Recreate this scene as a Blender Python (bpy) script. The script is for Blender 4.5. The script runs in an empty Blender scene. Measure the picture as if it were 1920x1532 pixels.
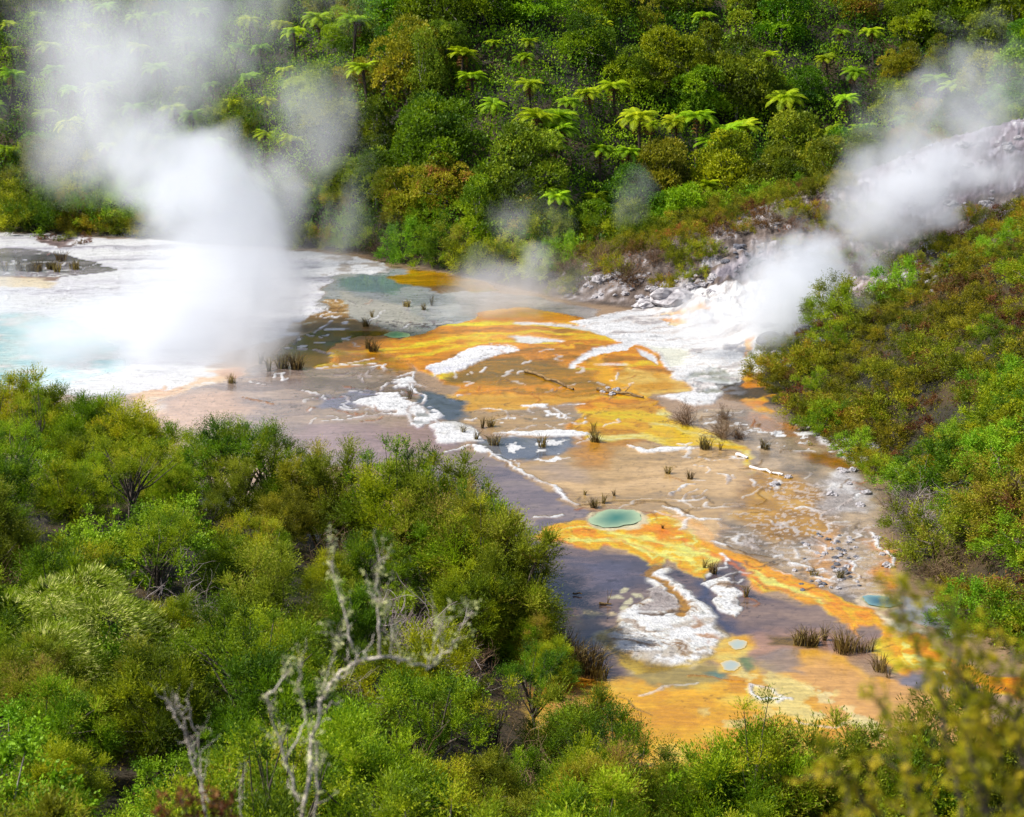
import bpy, math, random
import numpy as np
from mathutils import Vector

# ------------------------------------------------------------------ camera, sky, sun, exposure
sc = bpy.context.scene
CAM_Z = 20.0; PITCH = math.radians(15.0); FPX = 3000.0
cam_d = bpy.data.cameras.new('camera'); cam = bpy.data.objects.new('camera', cam_d)
sc.collection.objects.link(cam); sc.camera = cam
cam.location = (0, 0, CAM_Z); cam.rotation_euler = (math.radians(90) - PITCH, 0, 0)
cam_d.sensor_width = 36; cam_d.lens = 56.25; cam_d.clip_start = 0.1; cam_d.clip_end = 2000
cam_d.dof.use_dof = True; cam_d.dof.focus_distance = 70; cam_d.dof.aperture_fstop = 2.7

SUN_EL = math.radians(50); SUN_AZ = math.radians(-98)      # azimuth from +Y, clockwise: left and a little behind
sdir = Vector((math.sin(SUN_AZ) * math.cos(SUN_EL), math.cos(SUN_AZ) * math.cos(SUN_EL), math.sin(SUN_EL)))
w = bpy.data.worlds.new('World'); sc.world = w; w.use_nodes = True
nt = w.node_tree; sky = nt.nodes.new('ShaderNodeTexSky'); sky.sky_type = 'NISHITA'; sky.sun_disc = False
sky.sun_elevation = SUN_EL; sky.sun_rotation = SUN_AZ; sky.dust_density = 2.5; sky.air_density = 1.0
nt.links.new(sky.outputs[0], nt.nodes['Background'].inputs[0]); nt.nodes['Background'].inputs[1].default_value = 0.12
sun_d = bpy.data.lights.new('sun', 'SUN'); sun_d.energy = 5.0; sun_d.angle = math.radians(0.6); sun_d.color = (1, 0.96, 0.89)
sun = bpy.data.objects.new('sun', sun_d); sc.collection.objects.link(sun)
sun.rotation_euler = sdir.to_track_quat('Z', 'Y').to_euler(); sun.location = (0, 0, 60)
sc.view_settings.view_transform = 'Standard'; sc.view_settings.look = 'None'
sc.view_settings.exposure = 0.5; sc.view_settings.gamma = 1
sc.render.engine = 'CYCLES'
cy = sc.cycles
cy.max_bounces = 10; cy.diffuse_bounces = 3; cy.glossy_bounces = 2; cy.transmission_bounces = 3; cy.volume_bounces = 8
cy.transparent_max_bounces = 8; cy.volume_step_rate = 1.6; cy.volume_max_steps = 96
cy.caustics_reflective = False; cy.caustics_refractive = False
cy.use_denoising = True
try: cy.denoiser = 'OPENIMAGEDENOISE'; cy.denoising_prefilter = 'ACCURATE'
except Exception: pass

RS = np.random.RandomState
C = sc.collection

# ------------------------------------------------------------------ numeric helpers
def _h(ix, iy, s):
    n = (ix.astype(np.int64) * 374761393 + iy.astype(np.int64) * 668265263 + s * 974711) & 0x7fffffff
    n = ((n ^ (n >> 13)) * 1274126177) & 0x7fffffff
    return ((n ^ (n >> 16)) & 0xffff) / 65535.0
def vnoise(x, y, s=0):
    xi = np.floor(x); yi = np.floor(y); fx = x - xi; fy = y - yi
    fx = fx * fx * (3 - 2 * fx); fy = fy * fy * (3 - 2 * fy)
    a = _h(xi, yi, s); b = _h(xi + 1, yi, s); c = _h(xi, yi + 1, s); d = _h(xi + 1, yi + 1, s)
    return (a + (b - a) * fx) * (1 - fy) + (c + (d - c) * fx) * fy
def fbm(x, y, o=4, s=0):
    r = 0; a = 1; t = 0; ca, sa = .8, .6
    for i in range(o):
        r = r + a * vnoise(x, y, s + i * 17); t += a; a *= .5
        x, y = (ca * x - sa * y) * 2.03 + 11.3, (sa * x + ca * y) * 2.03 - 7.1
    return r / t
def sstep(a, b, x):
    t = np.clip((x - a) / (b - a), 0, 1); return t * t * (3 - 2 * t)
def sdpoly(px, py, poly):
    P = np.asarray(poly, float); n = len(P)
    d = np.full(px.shape, 1e18); ins = np.zeros(px.shape, bool)
    for i in range(n):
        a = P[i]; b = P[(i + 1) % n]; e = b - a; L = e @ e + 1e-12
        wx = px - a[0]; wy = py - a[1]; t = np.clip((wx * e[0] + wy * e[1]) / L, 0, 1)
        d = np.minimum(d, (wx - e[0] * t) ** 2 + (wy - e[1] * t) ** 2)
        if a[1] != b[1]:
            c = ((a[1] > py) != (b[1] > py)) & (px < (b[0] - a[0]) * (py - a[1]) / (b[1] - a[1]) + a[0])
            ins ^= c
    d = np.sqrt(d); return np.where(ins, -d, d)
def sdline(px, py, pts):
    P = np.asarray(pts, float); d = np.full(px.shape, 1e18)
    for i in range(len(P) - 1):
        a = P[i]; e = P[i + 1] - a; L = e @ e + 1e-12
        wx = px - a[0]; wy = py - a[1]; t = np.clip((wx * e[0] + wy * e[1]) / L, 0, 1)
        d = np.minimum(d, (wx - e[0] * t) ** 2 + (wy - e[1] * t) ** 2)
    return np.sqrt(d)

CP, SP = math.cos(PITCH), math.sin(PITCH)
def raydir(u, v):
    dx = (u - 960) / FPX; dy = (766 - v) / FPX
    return np.array([dx, CP + dy * SP, -SP + dy * CP])
def project(x, y, z):
    f = y * CP - (z - CAM_Z) * SP; up = y * SP + (z - CAM_Z) * CP
    return 960 + FPX * x / f, 766 - FPX * up / f
def flat(u, v):
    d = raydir(u, v); t = -CAM_Z / d[2]; return (d[0] * t, d[1] * t)

# ------------------------------------------------------------------ terrain height
FLAT_POLY = [flat(*p) for p in [(-900, 430), (-60, 436), (200, 446), (420, 462), (620, 470), (720, 492), (900, 528), (1060, 566),
    (1190, 582), (1250, 640), (1300, 700), (1345, 752), (1440, 765), (1500, 830), (1580, 848), (1640, 900), (1640, 1000), (1700, 1100),
    (1790, 1185), (2100, 1210)]] + [(22, 36), (12, 35), (2.3, 36), (1.9, 42), (.4, 47), (-2.4, 52), (-7.2, 56.5), (-14, 61), (-22, 67), (-40, 74), (-80, 85)]
CTRL = np.array([(0,0,18.2),(0,-12,19),(-15,0,18),(15,0,17),(30,0,16),(-30,0,19),(-30,-12,20),(30,-12,18),(-3,8,13),(3,8,12.4),(0,15,8.6),
 (0,25,4.3),(10,25,3.7),(10,15,8.2),(10,33,.6),(20,33,1.2),(-8,25,5.3),(-5,40,1.9),(-12,45,2.6),(-20,50,3.4),(-30,60,3.4),(-10,15,9.5),(-20,30,7.5),
 (17,83,1.4),(21.5,84,3.5),(28,86,6.4),(36,88,10),(22,70,4.2),(30,70,8.5),(40,70,13),(20,60,3.6),(28,60,8),(40,60,13),(17,50,2.2),(20,50,4.0),(28,50,7.5),
 (40,50,12),(18,42,1.2),(28,40,5),(30,28,6),(40,20,12),(20,30,2.5),(14,82,0.1),(15,63,.1),(13.5,47,.1),
 (8,84,0),(10,88,.15),(14,89,.7),(12,83.5,.1),(19.4,96,1.9),(25,101,3.4),(31,106,5.8),(42,112,9.5),(6,103,1.7),(13.7,106,4),(18,108,5.2),(22.7,111,6.3),
 (29,113,8),(35.6,116,10),(55,125,15),(5,97,.4),(10,98,1.3),(10,118,.8),(20,125,2.2),(35,135,5.5),
 (0,108,0),(0,120,6),(0,140,16),(0,165,27),(-10,145,16),(-14,121,0),(-14,150,15),(-25,127,.2),(-25,150,11),(-45,131,.5),(-45,155,12),(-45,180,24),
 (-25,180,26),(10,130,7),(10,150,17),(10,175,28),(25,145,13),(25,165,23),(40,150,16),(40,175,26),(60,150,20),(60,180,30),(0,200,32),(40,215,32),
 (-40,215,32),(80,120,20),(80,70,22),(-80,130,6),(-80,180,25),(-70,95,.2),(-60,66,3),(-50,40,9),(-20,90,0),(-5,70,0),(5,55,0),(-30,110,0),(0,90,0)], float)
def _U(r2): return np.where(r2 > 1e-9, .5 * r2 * np.log(r2 + 1e-12), 0)
_n = len(CTRL); _S = 50.0; _c = CTRL[:, :2] / _S
_K = _U(((_c[:, None] - _c[None]) ** 2).sum(-1)) + np.eye(_n) * 2e-4
_P = np.hstack([np.ones((_n, 1)), _c])
_A = np.block([[_K, _P], [_P.T, np.zeros((3, 3))]])
_W = np.linalg.solve(_A, np.concatenate([CTRL[:, 2], np.zeros(3)]))
def Z(x, y):
    x = np.asarray(x, float); y = np.asarray(y, float); sh = np.broadcast(x, y).shape
    x = np.broadcast_to(x, sh).ravel(); y = np.broadcast_to(y, sh).ravel()
    X = x / _S; Y = y / _S; z = _W[_n] + _W[_n + 1] * X + _W[_n + 2] * Y
    for i in range(_n):
        z = z + _W[i] * _U((X - _c[i, 0]) ** 2 + (Y - _c[i, 1]) ** 2)
    sd = sdpoly(x, y, FLAT_POLY)
    z = np.maximum(z, 0.04) + .35 * (fbm(x * .35, y * .35, 4, 5) - .35) * sstep(1, 8, sd)
    rocky = sstep(90, 96, y + x * .1) * sstep(1, 5, x) * (1 - sstep(114, 122, y - .25 * x))
    z = z + rocky * (.7 * (fbm(x * .9, y * .9, 4, 9) - .5) + .9 * (np.abs(fbm(x * 1.7, y * 1.7, 4, 19) - .5) - .12))
    fan = sstep(80, 84, y) * sstep(5, 8, x) * (1 - sstep(20, 26, x)) * (1 - sstep(96, 99, y))
    q = fbm(x * .25, y * .25, 3, 21) * 4
    z = z + fan * .16 * (np.abs((q * 2) % 1 - .5) - .25)
    z = z * sstep(-.1, 5.5, sd)
    dome = 0.35 * np.exp(-(((x - 2) / 7.5) ** 2 + ((y - 88) / 8.) ** 2))
    return (z + dome).reshape(sh)
def hit(u, v, h=0.0):
    d = raydir(u, v); t = np.linspace(3, 260, 1400)
    g = CAM_Z + d[2] * t - (Z(d[0] * t, d[1] * t) + h)
    k = np.where((g[1:] <= 0) & (g[:-1] > 0))[0]
    if len(k) == 0: return None
    k = k[0]; a = t[k] + (t[k + 1] - t[k]) * g[k] / (g[k] - g[k + 1])
    x, y = d[0] * a, d[1] * a
    return (float(x), float(y), float(Z(x, y)))

# ------------------------------------------------------------------ object helpers
def tag(o, label=None, cat=None, group=None, kind=None):
    if label: o['label'] = label
    if cat: o['category'] = cat
    if group: o['group'] = group
    if kind: o['kind'] = kind
    return o
def mesh_np(name, V, F, mat, attrs=None, cols=None, smooth=False):
    V = np.asarray(V, np.float32); F = np.asarray(F, np.int32); k = F.shape[1]
    m = bpy.data.meshes.new(name)
    m.vertices.add(len(V)); m.vertices.foreach_set('co', V.ravel())
    m.loops.add(F.size); m.loops.foreach_set('vertex_index', F.ravel())
    m.polygons.add(len(F)); m.polygons.foreach_set('loop_start', np.arange(0, F.size, k, dtype=np.int32))
    if smooth: m.polygons.foreach_set('use_smooth', np.ones(len(F), bool))
    for n, a in (attrs or {}).items():
        at = m.attributes.new(n, 'FLOAT', 'POINT'); at.data.foreach_set('value', np.asarray(a, np.float32))
    for n, a in (cols or {}).items():
        at = m.attributes.new(n, 'FLOAT_COLOR', 'POINT')
        at.data.foreach_set('color', np.hstack([a, np.ones((len(a), 1))]).astype(np.float32).ravel())
    m.update(calc_edges=True); m.materials.append(mat)
    return m
def link(name, m, parent=None, loc=None):
    o = bpy.data.objects.new(name, m); C.objects.link(o)
    if parent: o.parent = parent
    if loc is not None: o.location = loc
    return o
class MB:                                   # collects quads (tubes, leaves)
    def __init__(s): s.V = []; s.F = []; s.T = []; s.n = 0
    def add(s, V, F, t=None):
        V = np.asarray(V, float); F = np.asarray(F, int)
        s.V.append(V); s.F.append(F + s.n); s.T.append(np.full(len(V), .5) if t is None else np.broadcast_to(t, (len(V),)).astype(float)); s.n += len(V)
    def tube(s, pts, rad, sides=5, t=None):
        P = np.asarray(pts, float); rad = np.broadcast_to(rad, (len(P),)); n = len(P)
        T = np.gradient(P, axis=0); T /= np.linalg.norm(T, axis=1)[:, None] + 1e-9
        ref = np.array([0, 0, 1.]) if abs(T[:, 2]).mean() < .8 else np.array([1., 0, 0])
        A = np.cross(T, ref); A /= np.linalg.norm(A, axis=1)[:, None] + 1e-9; B = np.cross(T, A)
        an = np.arange(sides) / sides * 2 * math.pi
        V = P[:, None] + rad[:, None, None] * (np.cos(an)[None, :, None] * A[:, None] + np.sin(an)[None, :, None] * B[:, None])
        V = V.reshape(-1, 3); F = []
        for i in range(n - 1):
            for j in range(sides):
                a = i * sides + j; b = i * sides + (j + 1) % sides
                F.append((a, b, b + sides, a + sides))
        s.add(V, F, t)
    def mesh(s, name, mat, smooth=False):
        return mesh_np(name, np.vstack(s.V), np.vstack(s.F), mat, {'tint': np.concatenate(s.T)}, smooth=smooth)
def nrm(a): return a / (np.linalg.norm(a, axis=-1, keepdims=True) + 1e-9)

# ------------------------------------------------------------------ materials
def new_mat(name):
    m = bpy.data.materials.new(name); m.use_nodes = True
    N = m.node_tree.nodes; L = m.node_tree.links
    return m, N, L, N['Principled BSDF']
def ramp(N, stops):
    r = N.new('ShaderNodeValToRGB'); e = r.color_ramp.elements
    while len(e) < len(stops): e.new(0.5)
    for i, (p, c) in enumerate(stops): e[i].position = p; e[i].color = (*c, 1)
    return r
def leaf_mat(name, dark, mid, light, odd=None, var=.07, trans=.42, rough=.55):
    m, N, L, B = new_mat(name)
    at = N.new('ShaderNodeAttribute'); at.attribute_name = 'tint'
    oi = N.new('ShaderNodeObjectInfo')
    ad = N.new('ShaderNodeMath'); ad.operation = 'MULTIPLY_ADD'; ad.inputs[1].default_value = .46; ad.inputs[2].default_value = -.20
    L.new(oi.outputs['Random'], ad.inputs[0])
    sm = N.new('ShaderNodeMath'); sm.operation = 'ADD'; L.new(at.outputs['Fac'], sm.inputs[0]); L.new(ad.outputs[0], sm.inputs[1])
    st = [(0, dark), (.5, mid), (.95, light)]
    if odd: st = [(0, dark), (.45, mid), (.86, light), (1, odd)]
    r = ramp(N, st); L.new(sm.outputs[0], r.inputs[0])
    hs = N.new('ShaderNodeHueSaturation'); L.new(r.outputs[0], hs.inputs['Color'])
    fr = N.new('ShaderNodeMath'); fr.operation = 'MULTIPLY'; fr.inputs[1].default_value = 7.31; L.new(oi.outputs['Random'], fr.inputs[0])
    fc = N.new('ShaderNodeMath'); fc.operation = 'FRACT'; L.new(fr.outputs[0], fc.inputs[0])
    h = N.new('ShaderNodeMath'); h.operation = 'MULTIPLY_ADD'; h.inputs[1].default_value = var; h.inputs[2].default_value = .5 - var / 2
    L.new(fc.outputs[0], h.inputs[0]); L.new(h.outputs[0], hs.inputs['Hue'])
    L.new(hs.outputs[0], B.inputs['Base Color']); B.inputs['Roughness'].default_value = rough
    B.inputs['Specular IOR Level'].default_value = .2
    tr = N.new('ShaderNodeBsdfTranslucent'); L.new(hs.outputs[0], tr.inputs[0])
    mx = N.new('ShaderNodeMixShader'); mx.inputs[0].default_value = trans
    L.new(B.outputs[0], mx.inputs[1]); L.new(tr.outputs[0], mx.inputs[2]); L.new(mx.outputs[0], N['Material Output'].inputs[0])
    return m
def bark_mat(name, a, b, scale=9):
    m, N, L, B = new_mat(name)
    tc = N.new('ShaderNodeTexCoord'); nz = N.new('ShaderNodeTexNoise'); nz.inputs['Scale'].default_value = scale; nz.inputs['Detail'].default_value = 5
    L.new(tc.outputs['Object'], nz.inputs['Vector'])
    r = ramp(N, [(.35, a), (.65, b)]); L.new(nz.outputs[0], r.inputs[0]); L.new(r.outputs[0], B.inputs['Base Color'])
    B.inputs['Roughness'].default_value = .85
    bp = N.new('ShaderNodeBump'); bp.inputs['Strength'].default_value = .6; bp.inputs['Distance'].default_value = .02
    L.new(nz.outputs[0], bp.inputs['Height']); L.new(bp.outputs[0], B.inputs['Normal'])
    return m
M = {}
M['manuka'] = leaf_mat('manuka_leaf', (.032,.070,.004), (.140,.225,.004), (.42,.50,.010), (.44,.36,.04), .06)
M['olive'] = leaf_mat('olive_leaf', (.048,.062,.005), (.165,.19,.008), (.38,.38,.02), (.32,.2,.06), .05)
M['bright'] = leaf_mat('bright_leaf', (.07,.16,.004), (.22,.37,.008), (.42,.55,.025), None, .05, .35)
M['broad'] = leaf_mat('broad_leaf', (.024,.062,.002), (.125,.215,.003), (.38,.48,.008), None, .08)
M['broad2'] = leaf_mat('broad_leaf_olive', (.05,.070,.004), (.17,.215,.008), (.40,.40,.015), (.34,.18,.04), .07)
M['fern'] = leaf_mat('fern_frond', (.09,.19,.004), (.34,.50,.007), (.56,.68,.015), None, .05, .45)
M['heath'] = leaf_mat('heath_leaf', (.045,.052,.003), (.175,.19,.004), (.40,.37,.012), (.34,.13,.03), .06)
M['rust'] = leaf_mat('rust_leaf', (.07,.035,.012), (.16,.07,.02), (.26,.15,.03), (.3,.1,.03), .05)
M['front'] = leaf_mat('front_leaf', (.10,.14,.003), (.36,.40,.008), (.66,.58,.03), (.42,.14,.04), .06, .5)
M['plume'] = leaf_mat('plume_leaf', (.12,.18,.004), (.30,.38,.014), (.74,.72,.24), None, .01, .35)
M['drywood'] = leaf_mat('dry_twig', (.10,.08,.07), (.24,.19,.17), (.38,.33,.32), None, .03, 0, .8)
M['browntwig'] = leaf_mat('brown_twig', (.06,.035,.02), (.15,.09,.05), (.26,.17,.10), None, .03, 0, .8)
M['reed'] = leaf_mat('reed_blade', (.04,.030,.012), (.14,.095,.030), (.34,.26,.07), None, .03, .15, .6)
M['bark'] = bark_mat('bark', (.045,.033,.024), (.14,.11,.085))
M['greybark'] = bark_mat('grey_bark', (.13,.11,.10), (.33,.30,.27))
M['fernbark'] = bark_mat('fern_trunk', (.018,.011,.007), (.06,.035,.02))
M['lichenwood'] = bark_mat('lichen_wood', (.40, .33, .27), (.66, .60, .50), 30)
M['lichen'] = leaf_mat('lichen', (.28,.32,.17), (.54,.53,.22), (.74,.72,.36), None, .03, .2, .8)
M['whitewood'] = bark_mat('bleached_wood', (.45,.42,.40), (.8,.78,.76), 14)
M['brownlog'] = bark_mat('mossy_log', (.07,.04,.015), (.24,.15,.05), 7)
M['rock'] = bark_mat('grey_rock', (.13,.12,.13), (.42,.40,.41), 3)
M['darkrock'] = bark_mat('dark_rock', (.03,.033,.045), (.13,.13,.15), 3)

# ------------------------------------------------------------------ the ground sheet
def lin(c):
    c = np.asarray(c, float) / 255
    return np.where(c <= .04045, c / 12.92, ((c + .055) / 1.055) ** 2.4)
ALB = 1.62
def alb(c):
    l = lin(c); g = (l @ np.array([.21, .72, .07]))[..., None]
    mx = l.max(-1, keepdims=True); k = np.clip(((mx - l.min(-1, keepdims=True)) / (mx + 1e-6) - .55) / .3, 0, 1)
    return np.clip((g + (l - g) * (.98 + .34 * k)) / ALB, 0.004, .47)
th = np.concatenate([np.linspace(-62, -21.5, 40), np.linspace(-21, 21, 1180), np.linspace(21.5, 62, 40)])
th = np.radians(th)
rr = [1.0]
while rr[-1] < 270:
    r = rr[-1]
    if r < 34: d = .30
    elif r < 136: d = max(.065, r * r * 1.05 / 32000)
    else: d = .9
    rr.append(r + d)
rr = np.concatenate([[-30, -20, -12, -6, -2], np.array(rr)])
nr, nc = len(rr), len(th)
# rows are lines y = r; columns fan out sideways
YY = np.repeat(rr[:, None], nc, 1); XX = np.tan(th)[None] * np.maximum(YY, 0) + np.linspace(-34, 34, nc)[None] * np.clip(1 - YY / 40, 0, 1.6)
gx, gy = XX.ravel(), YY.ravel()
gz = Z(gx, gy)
gsd = sdpoly(gx, gy, FLAT_POLY)
n1 = fbm(gx * .5, gy * .5, 5, 31); n2 = fbm(gx * 2.2, gy * 2.2, 4, 47); n3 = fbm(gx * .12, gy * .12, 3, 3)
wx = fbm(gx * .7, gy * .7, 4, 71) - .5; wy = fbm(gx * .7, gy * .7, 4, 83) - .5
wfx = fbm(gx * 3.2, gy * 3.2, 3, 171) - .5; wfy = fbm(gx * 3.2, gy * 3.2, 3, 183) - .5

col = alb((168, 140, 112))[None] * (0.80 + .4 * n1[:, None]); rough = np.full(len(gx), .30); relief = np.zeros(len(gx))
def wpoly(p): 
    out = []
    for q in p:
        h = hit(*q) if -200 < q[0] < 2150 else None
        out.append(h[:2] if h else flat(*q))
    return out
def ramp_np(t, stops):
    ps = [s[0] for s in stops]; cs = np.array([alb(s[1]) for s in stops])
    return np.stack([np.interp(t, ps, cs[:, i]) for i in range(3)], 1)
def paint(p, c, soft=.25, warp=.8, fine=.15, ro=.3, op=1.0, streak=None, thr=None, line=None, lift=0, world=False):
    """colour a patch of the ground: outline p, colour c or colour stops, edge softness in metres"""
    global col, rough, relief
    W = p if world else wpoly(p); A = np.array(W); mg = soft + warp + (line or 0) + .5
    idx = np.where((gx > A[:, 0].min() - mg) & (gx < A[:, 0].max() + mg) & (gy > A[:, 1].min() - mg) & (gy < A[:, 1].max() + mg))[0]
    if len(idx) == 0: return
    x = gx[idx] + wx[idx] * warp * 2 + wfx[idx] * fine * 2; y = gy[idx] + wy[idx] * warp * 2 + wfy[idx] * fine * 2
    if line is not None: sd = sdline(x, y, W) - line * (.45 + 1.1 * n2[idx])
    else: sd = sdpoly(x, y, W)
    m = sstep(soft * .5, -soft * .5, sd) * op
    if thr is not None:
        sclx, level, sharp = thr
        t = fbm(gx[idx] * sclx, gy[idx] * sclx, 4, 91); m = m * sstep(level - sharp, level + sharp, t)
    if isinstance(c[0], (tuple, list)):
        if streak is not None:
            if streak[0] == 'edge':
                s = .6 * fbm(sd * streak[2] + 3 * wx[idx], (gx[idx] * .8 + gy[idx] * .3) * streak[1], 4, 61) + .4 * fbm(sd * streak[2] * 3.5 + 4 * wx[idx], (gx[idx] * .8 + gy[idx] * .3) * streak[1] * 3, 4, 63)
            else:
                a = math.radians(streak[0]); ca, sa = math.cos(a), math.sin(a)
                X, Y = gx[idx] + 2.4 * wx[idx], gy[idx] + 2.4 * wy[idx]
                s = fbm((X * ca + Y * sa) * streak[1], (-X * sa + Y * ca) * streak[2], 4, 61)
                s = .62 * s + .38 * fbm((X * ca + Y * sa) * streak[1] * 2.2 + s * 2, (-X * sa + Y * ca) * streak[2] * 3.6, 4, 67)
        else: s = fbm(gx[idx] * .9, gy[idx] * .9, 4, 61)
        s = np.clip((s - .31) / .38, 0, 1)
        cc = ramp_np(s, c)
    else: cc = alb(c)[None] * (.9 + .2 * n2[idx][:, None])
    col[idx] = col[idx] * (1 - m[:, None]) + np.clip(cc, 0, .54) * m[:, None]
    rough[idx] = rough[idx] * (1 - m) + ro * m
    relief[idx] = relief[idx] * (1 - m) + lift * m
def L_(pts, c=[(0, (176, 164, 158)), (.4, (232, 230, 234)), (1, (250, 250, 252))], w_=.075, **k): paint(pts, c, soft=.11, warp=.25, fine=.10, line=w_, ro=.75, lift=.04, **k)

WHITE = (240, 240, 242)
# slopes and banks (dark litter under the plants)
out = sstep(-.3, 1.2, gsd)[:, None]
lit = ramp_np(np.clip((n1 - .3) / .4, 0, 1), [(0, (30, 26, 14)), (.5, (48, 42, 20)), (1, (74, 58, 34))])
col = col * (1 - out) + lit * out; rough = np.where(gsd > .4, .9, rough)
# rocky spur and gully
sp = (sstep(88, 95, gy + gx * .15) * sstep(1.5, 5, gx) * (1 - sstep(0, 6, gy - (106 + .45 * gx))) * sstep(-.2, 1, gsd))
rk = ramp_np(np.clip((n2 * .6 + n1 * .4 - .3) / .4, 0, 1), [(0, (50, 40, 36)), (.3, (84, 70, 62)), (.55, (114, 98, 88)), (.8, (146, 134, 130)), (1, (200, 196, 200))])
col = col * (1 - sp[:, None]) + rk * sp[:, None]
# ---- terrace colours, far to near
TAN = [(0, (150, 118, 92)), (.5, (184, 152, 116)), (1, (206, 176, 136))]
paint([(-500, 436), (90, 438), (200, 447), (300, 450), (420, 463), (620, 474), (725, 505), (640, 516), (600, 540), (600, 600), (560, 625), (500, 642), (430, 662),
       (385, 690), (372, 702), (335, 735), (272, 752), (240, 742), (200, 748), (120, 738), (0, 725), (-500, 720)],
      [(0, (168, 164, 172)), (.3, (216, 214, 220)), (.6, (246, 246, 248)), (1, (252, 252, 252))], streak=(4, .06, .6), ro=.45, soft=.5)
paint([(-400, 468), (60, 466), (100, 472), (180, 492), (215, 508), (110, 520), (-400, 524)], [(0, (92, 88, 98)), (.5, (132, 126, 134)), (.8, (160, 154, 160)), (1, (236, 236, 238))], streak=(5, .12, .7), ro=.2)
paint([(60, 440), (165, 440), (170, 456), (110, 464), (70, 452)], [(0, (90, 70, 66)), (.6, (140, 118, 112)), (1, (225, 222, 224))], ro=.6)
paint([(-300, 512), (105, 520), (100, 526), (-300, 526)], (140, 112, 92), ro=.4)
paint([(-300, 520), (60, 521), (115, 531), (95, 541), (-300, 530)], (238, 208, 172), soft=.8, ro=.4)
paint([(-400, 590), (70, 588), (150, 610), (230, 650), (225, 695), (120, 722), (0, 730), (-400, 730)], [(0, (176, 220, 236)), (.6, (204, 232, 242)), (1, (226, 242, 246))], soft=2.2, ro=.06)
paint([(240, 742), (300, 720), (380, 690), (440, 690), (470, 700), (420, 725), (350, 745), (320, 765), (280, 790), (262, 760)], [(0, (206, 158, 124)), (.5, (236, 196, 158)), (1, (250, 236, 222))], streak=(20, .3, .9), ro=.35)
paint([(310, 700), (380, 690), (392, 702), (340, 722), (300, 730)], WHITE, ro=.5, soft=.4)
# lavender flats
LAV = [(0, (116, 100, 94)), (.5, (142, 124, 114)), (1, (180, 156, 134))]
paint([(300, 752), (420, 712), (500, 682), (560, 640), (620, 640), (700, 660), (760, 700), (800, 730), (900, 790), (840, 860), (560, 880), (380, 850), (330, 800)], LAV, streak=(5, .08, .5), soft=.8, ro=.10)
paint([(270, 775), (330, 745), (420, 735), (470, 765), (380, 815), (320, 805)], (206, 168, 138), soft=2.0, op=.8, ro=.2)
paint([(560, 800), (700, 795), (830, 790), (840, 840), (700, 860), (560, 840)], (170, 140, 136), soft=1.6, op=.7, ro=.08)
paint([(610, 735), (640, 745), (660, 725), (700, 735), (660, 770), (600, 760)], (124, 120, 136), soft=.8, ro=.08)
# blue-grey shallow water
paint([(600, 545), (625, 520), (700, 503), (760, 505), (850, 540), (900, 556), (925, 580), (895, 605), (840, 622), (760, 632), (700, 622), (650, 600), (600, 585)],
      [(0, (138, 144, 150)), (.5, (166, 170, 174)), (1, (192, 192, 190))], streak=(-10, .12, .6), soft=.8, ro=.12)
paint([(850, 538), (940, 548), (1050, 566), (1130, 584), (1090, 600), (1000, 582), (920, 584), (890, 600), (860, 590)], [(0, (138, 136, 138)), (.5, (164, 158, 156)), (1, (196, 190, 186))], streak=(-6, .12, .7), soft=.6, ro=.2)
paint([(640, 545), (700, 560), (760, 575), (800, 600), (780, 622), (700, 615), (650, 590)], (190, 184, 170), soft=.9, op=.7, ro=.3)
paint([(635, 525), (680, 514), (740, 518), (770, 535), (740, 552), (680, 548), (640, 538)], (116, 140, 142), soft=1.0, ro=.05)
paint([(600, 482), (650, 476), (700, 488), (735, 505), (700, 514), (650, 512), (600, 520)], [(0, (170, 160, 150)), (.4, (232, 230, 226)), (1, (248, 248, 248))], ro=.6)
paint([(730, 522), (770, 505), (820, 508), (900, 528), (940, 545), (900, 548), (860, 540), (800, 538), (740, 530)], [(0, (150, 116, 16)), (.5, (196, 152, 24)), (1, (158, 140, 30))], streak=(0, .1, .6), soft=.5, ro=.12)
paint([(795, 538), (860, 536), (875, 544), (820, 550)], (138, 104, 72), soft=.4, ro=.2)
paint([(800, 598), (830, 592), (850, 600), (820, 606)], (120, 112, 112), thr=(2.5, .5, .08), ro=.5)
paint([(700, 600), (760, 604), (850, 606), (850, 615), (740, 612)], (86, 76, 70), thr=(3.2, .52, .06), ro=.5)
# brown banks
paint([(565, 600), (600, 588), (612, 562), (650, 560), (655, 590), (660, 602), (700, 606), (740, 625), (700, 632), (600, 628), (540, 622)],
      [(0, (104, 78, 46)), (.5, (152, 118, 78)), (.85, (186, 152, 104)), (1, (235, 225, 210))], streak=(5, .2, .8), ro=.3)
paint([(560, 632), (620, 618), (680, 620), (740, 622), (700, 632), (650, 640), (660, 660), (620, 670), (580, 660), (540, 650)], [(0, (72, 56, 36)), (.6, (112, 84, 48)), (1, (140, 104, 52))], soft=.6, ro=.14)
paint([(605, 640), (640, 636), (650, 648), (618, 654)], (44, 84, 84), soft=.6, ro=.05)
paint([(560, 660), (620, 650), (650, 665), (700, 672), (640, 686), (575, 690), (540, 680)], (120, 92, 54), soft=1.2, ro=.12)
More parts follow.
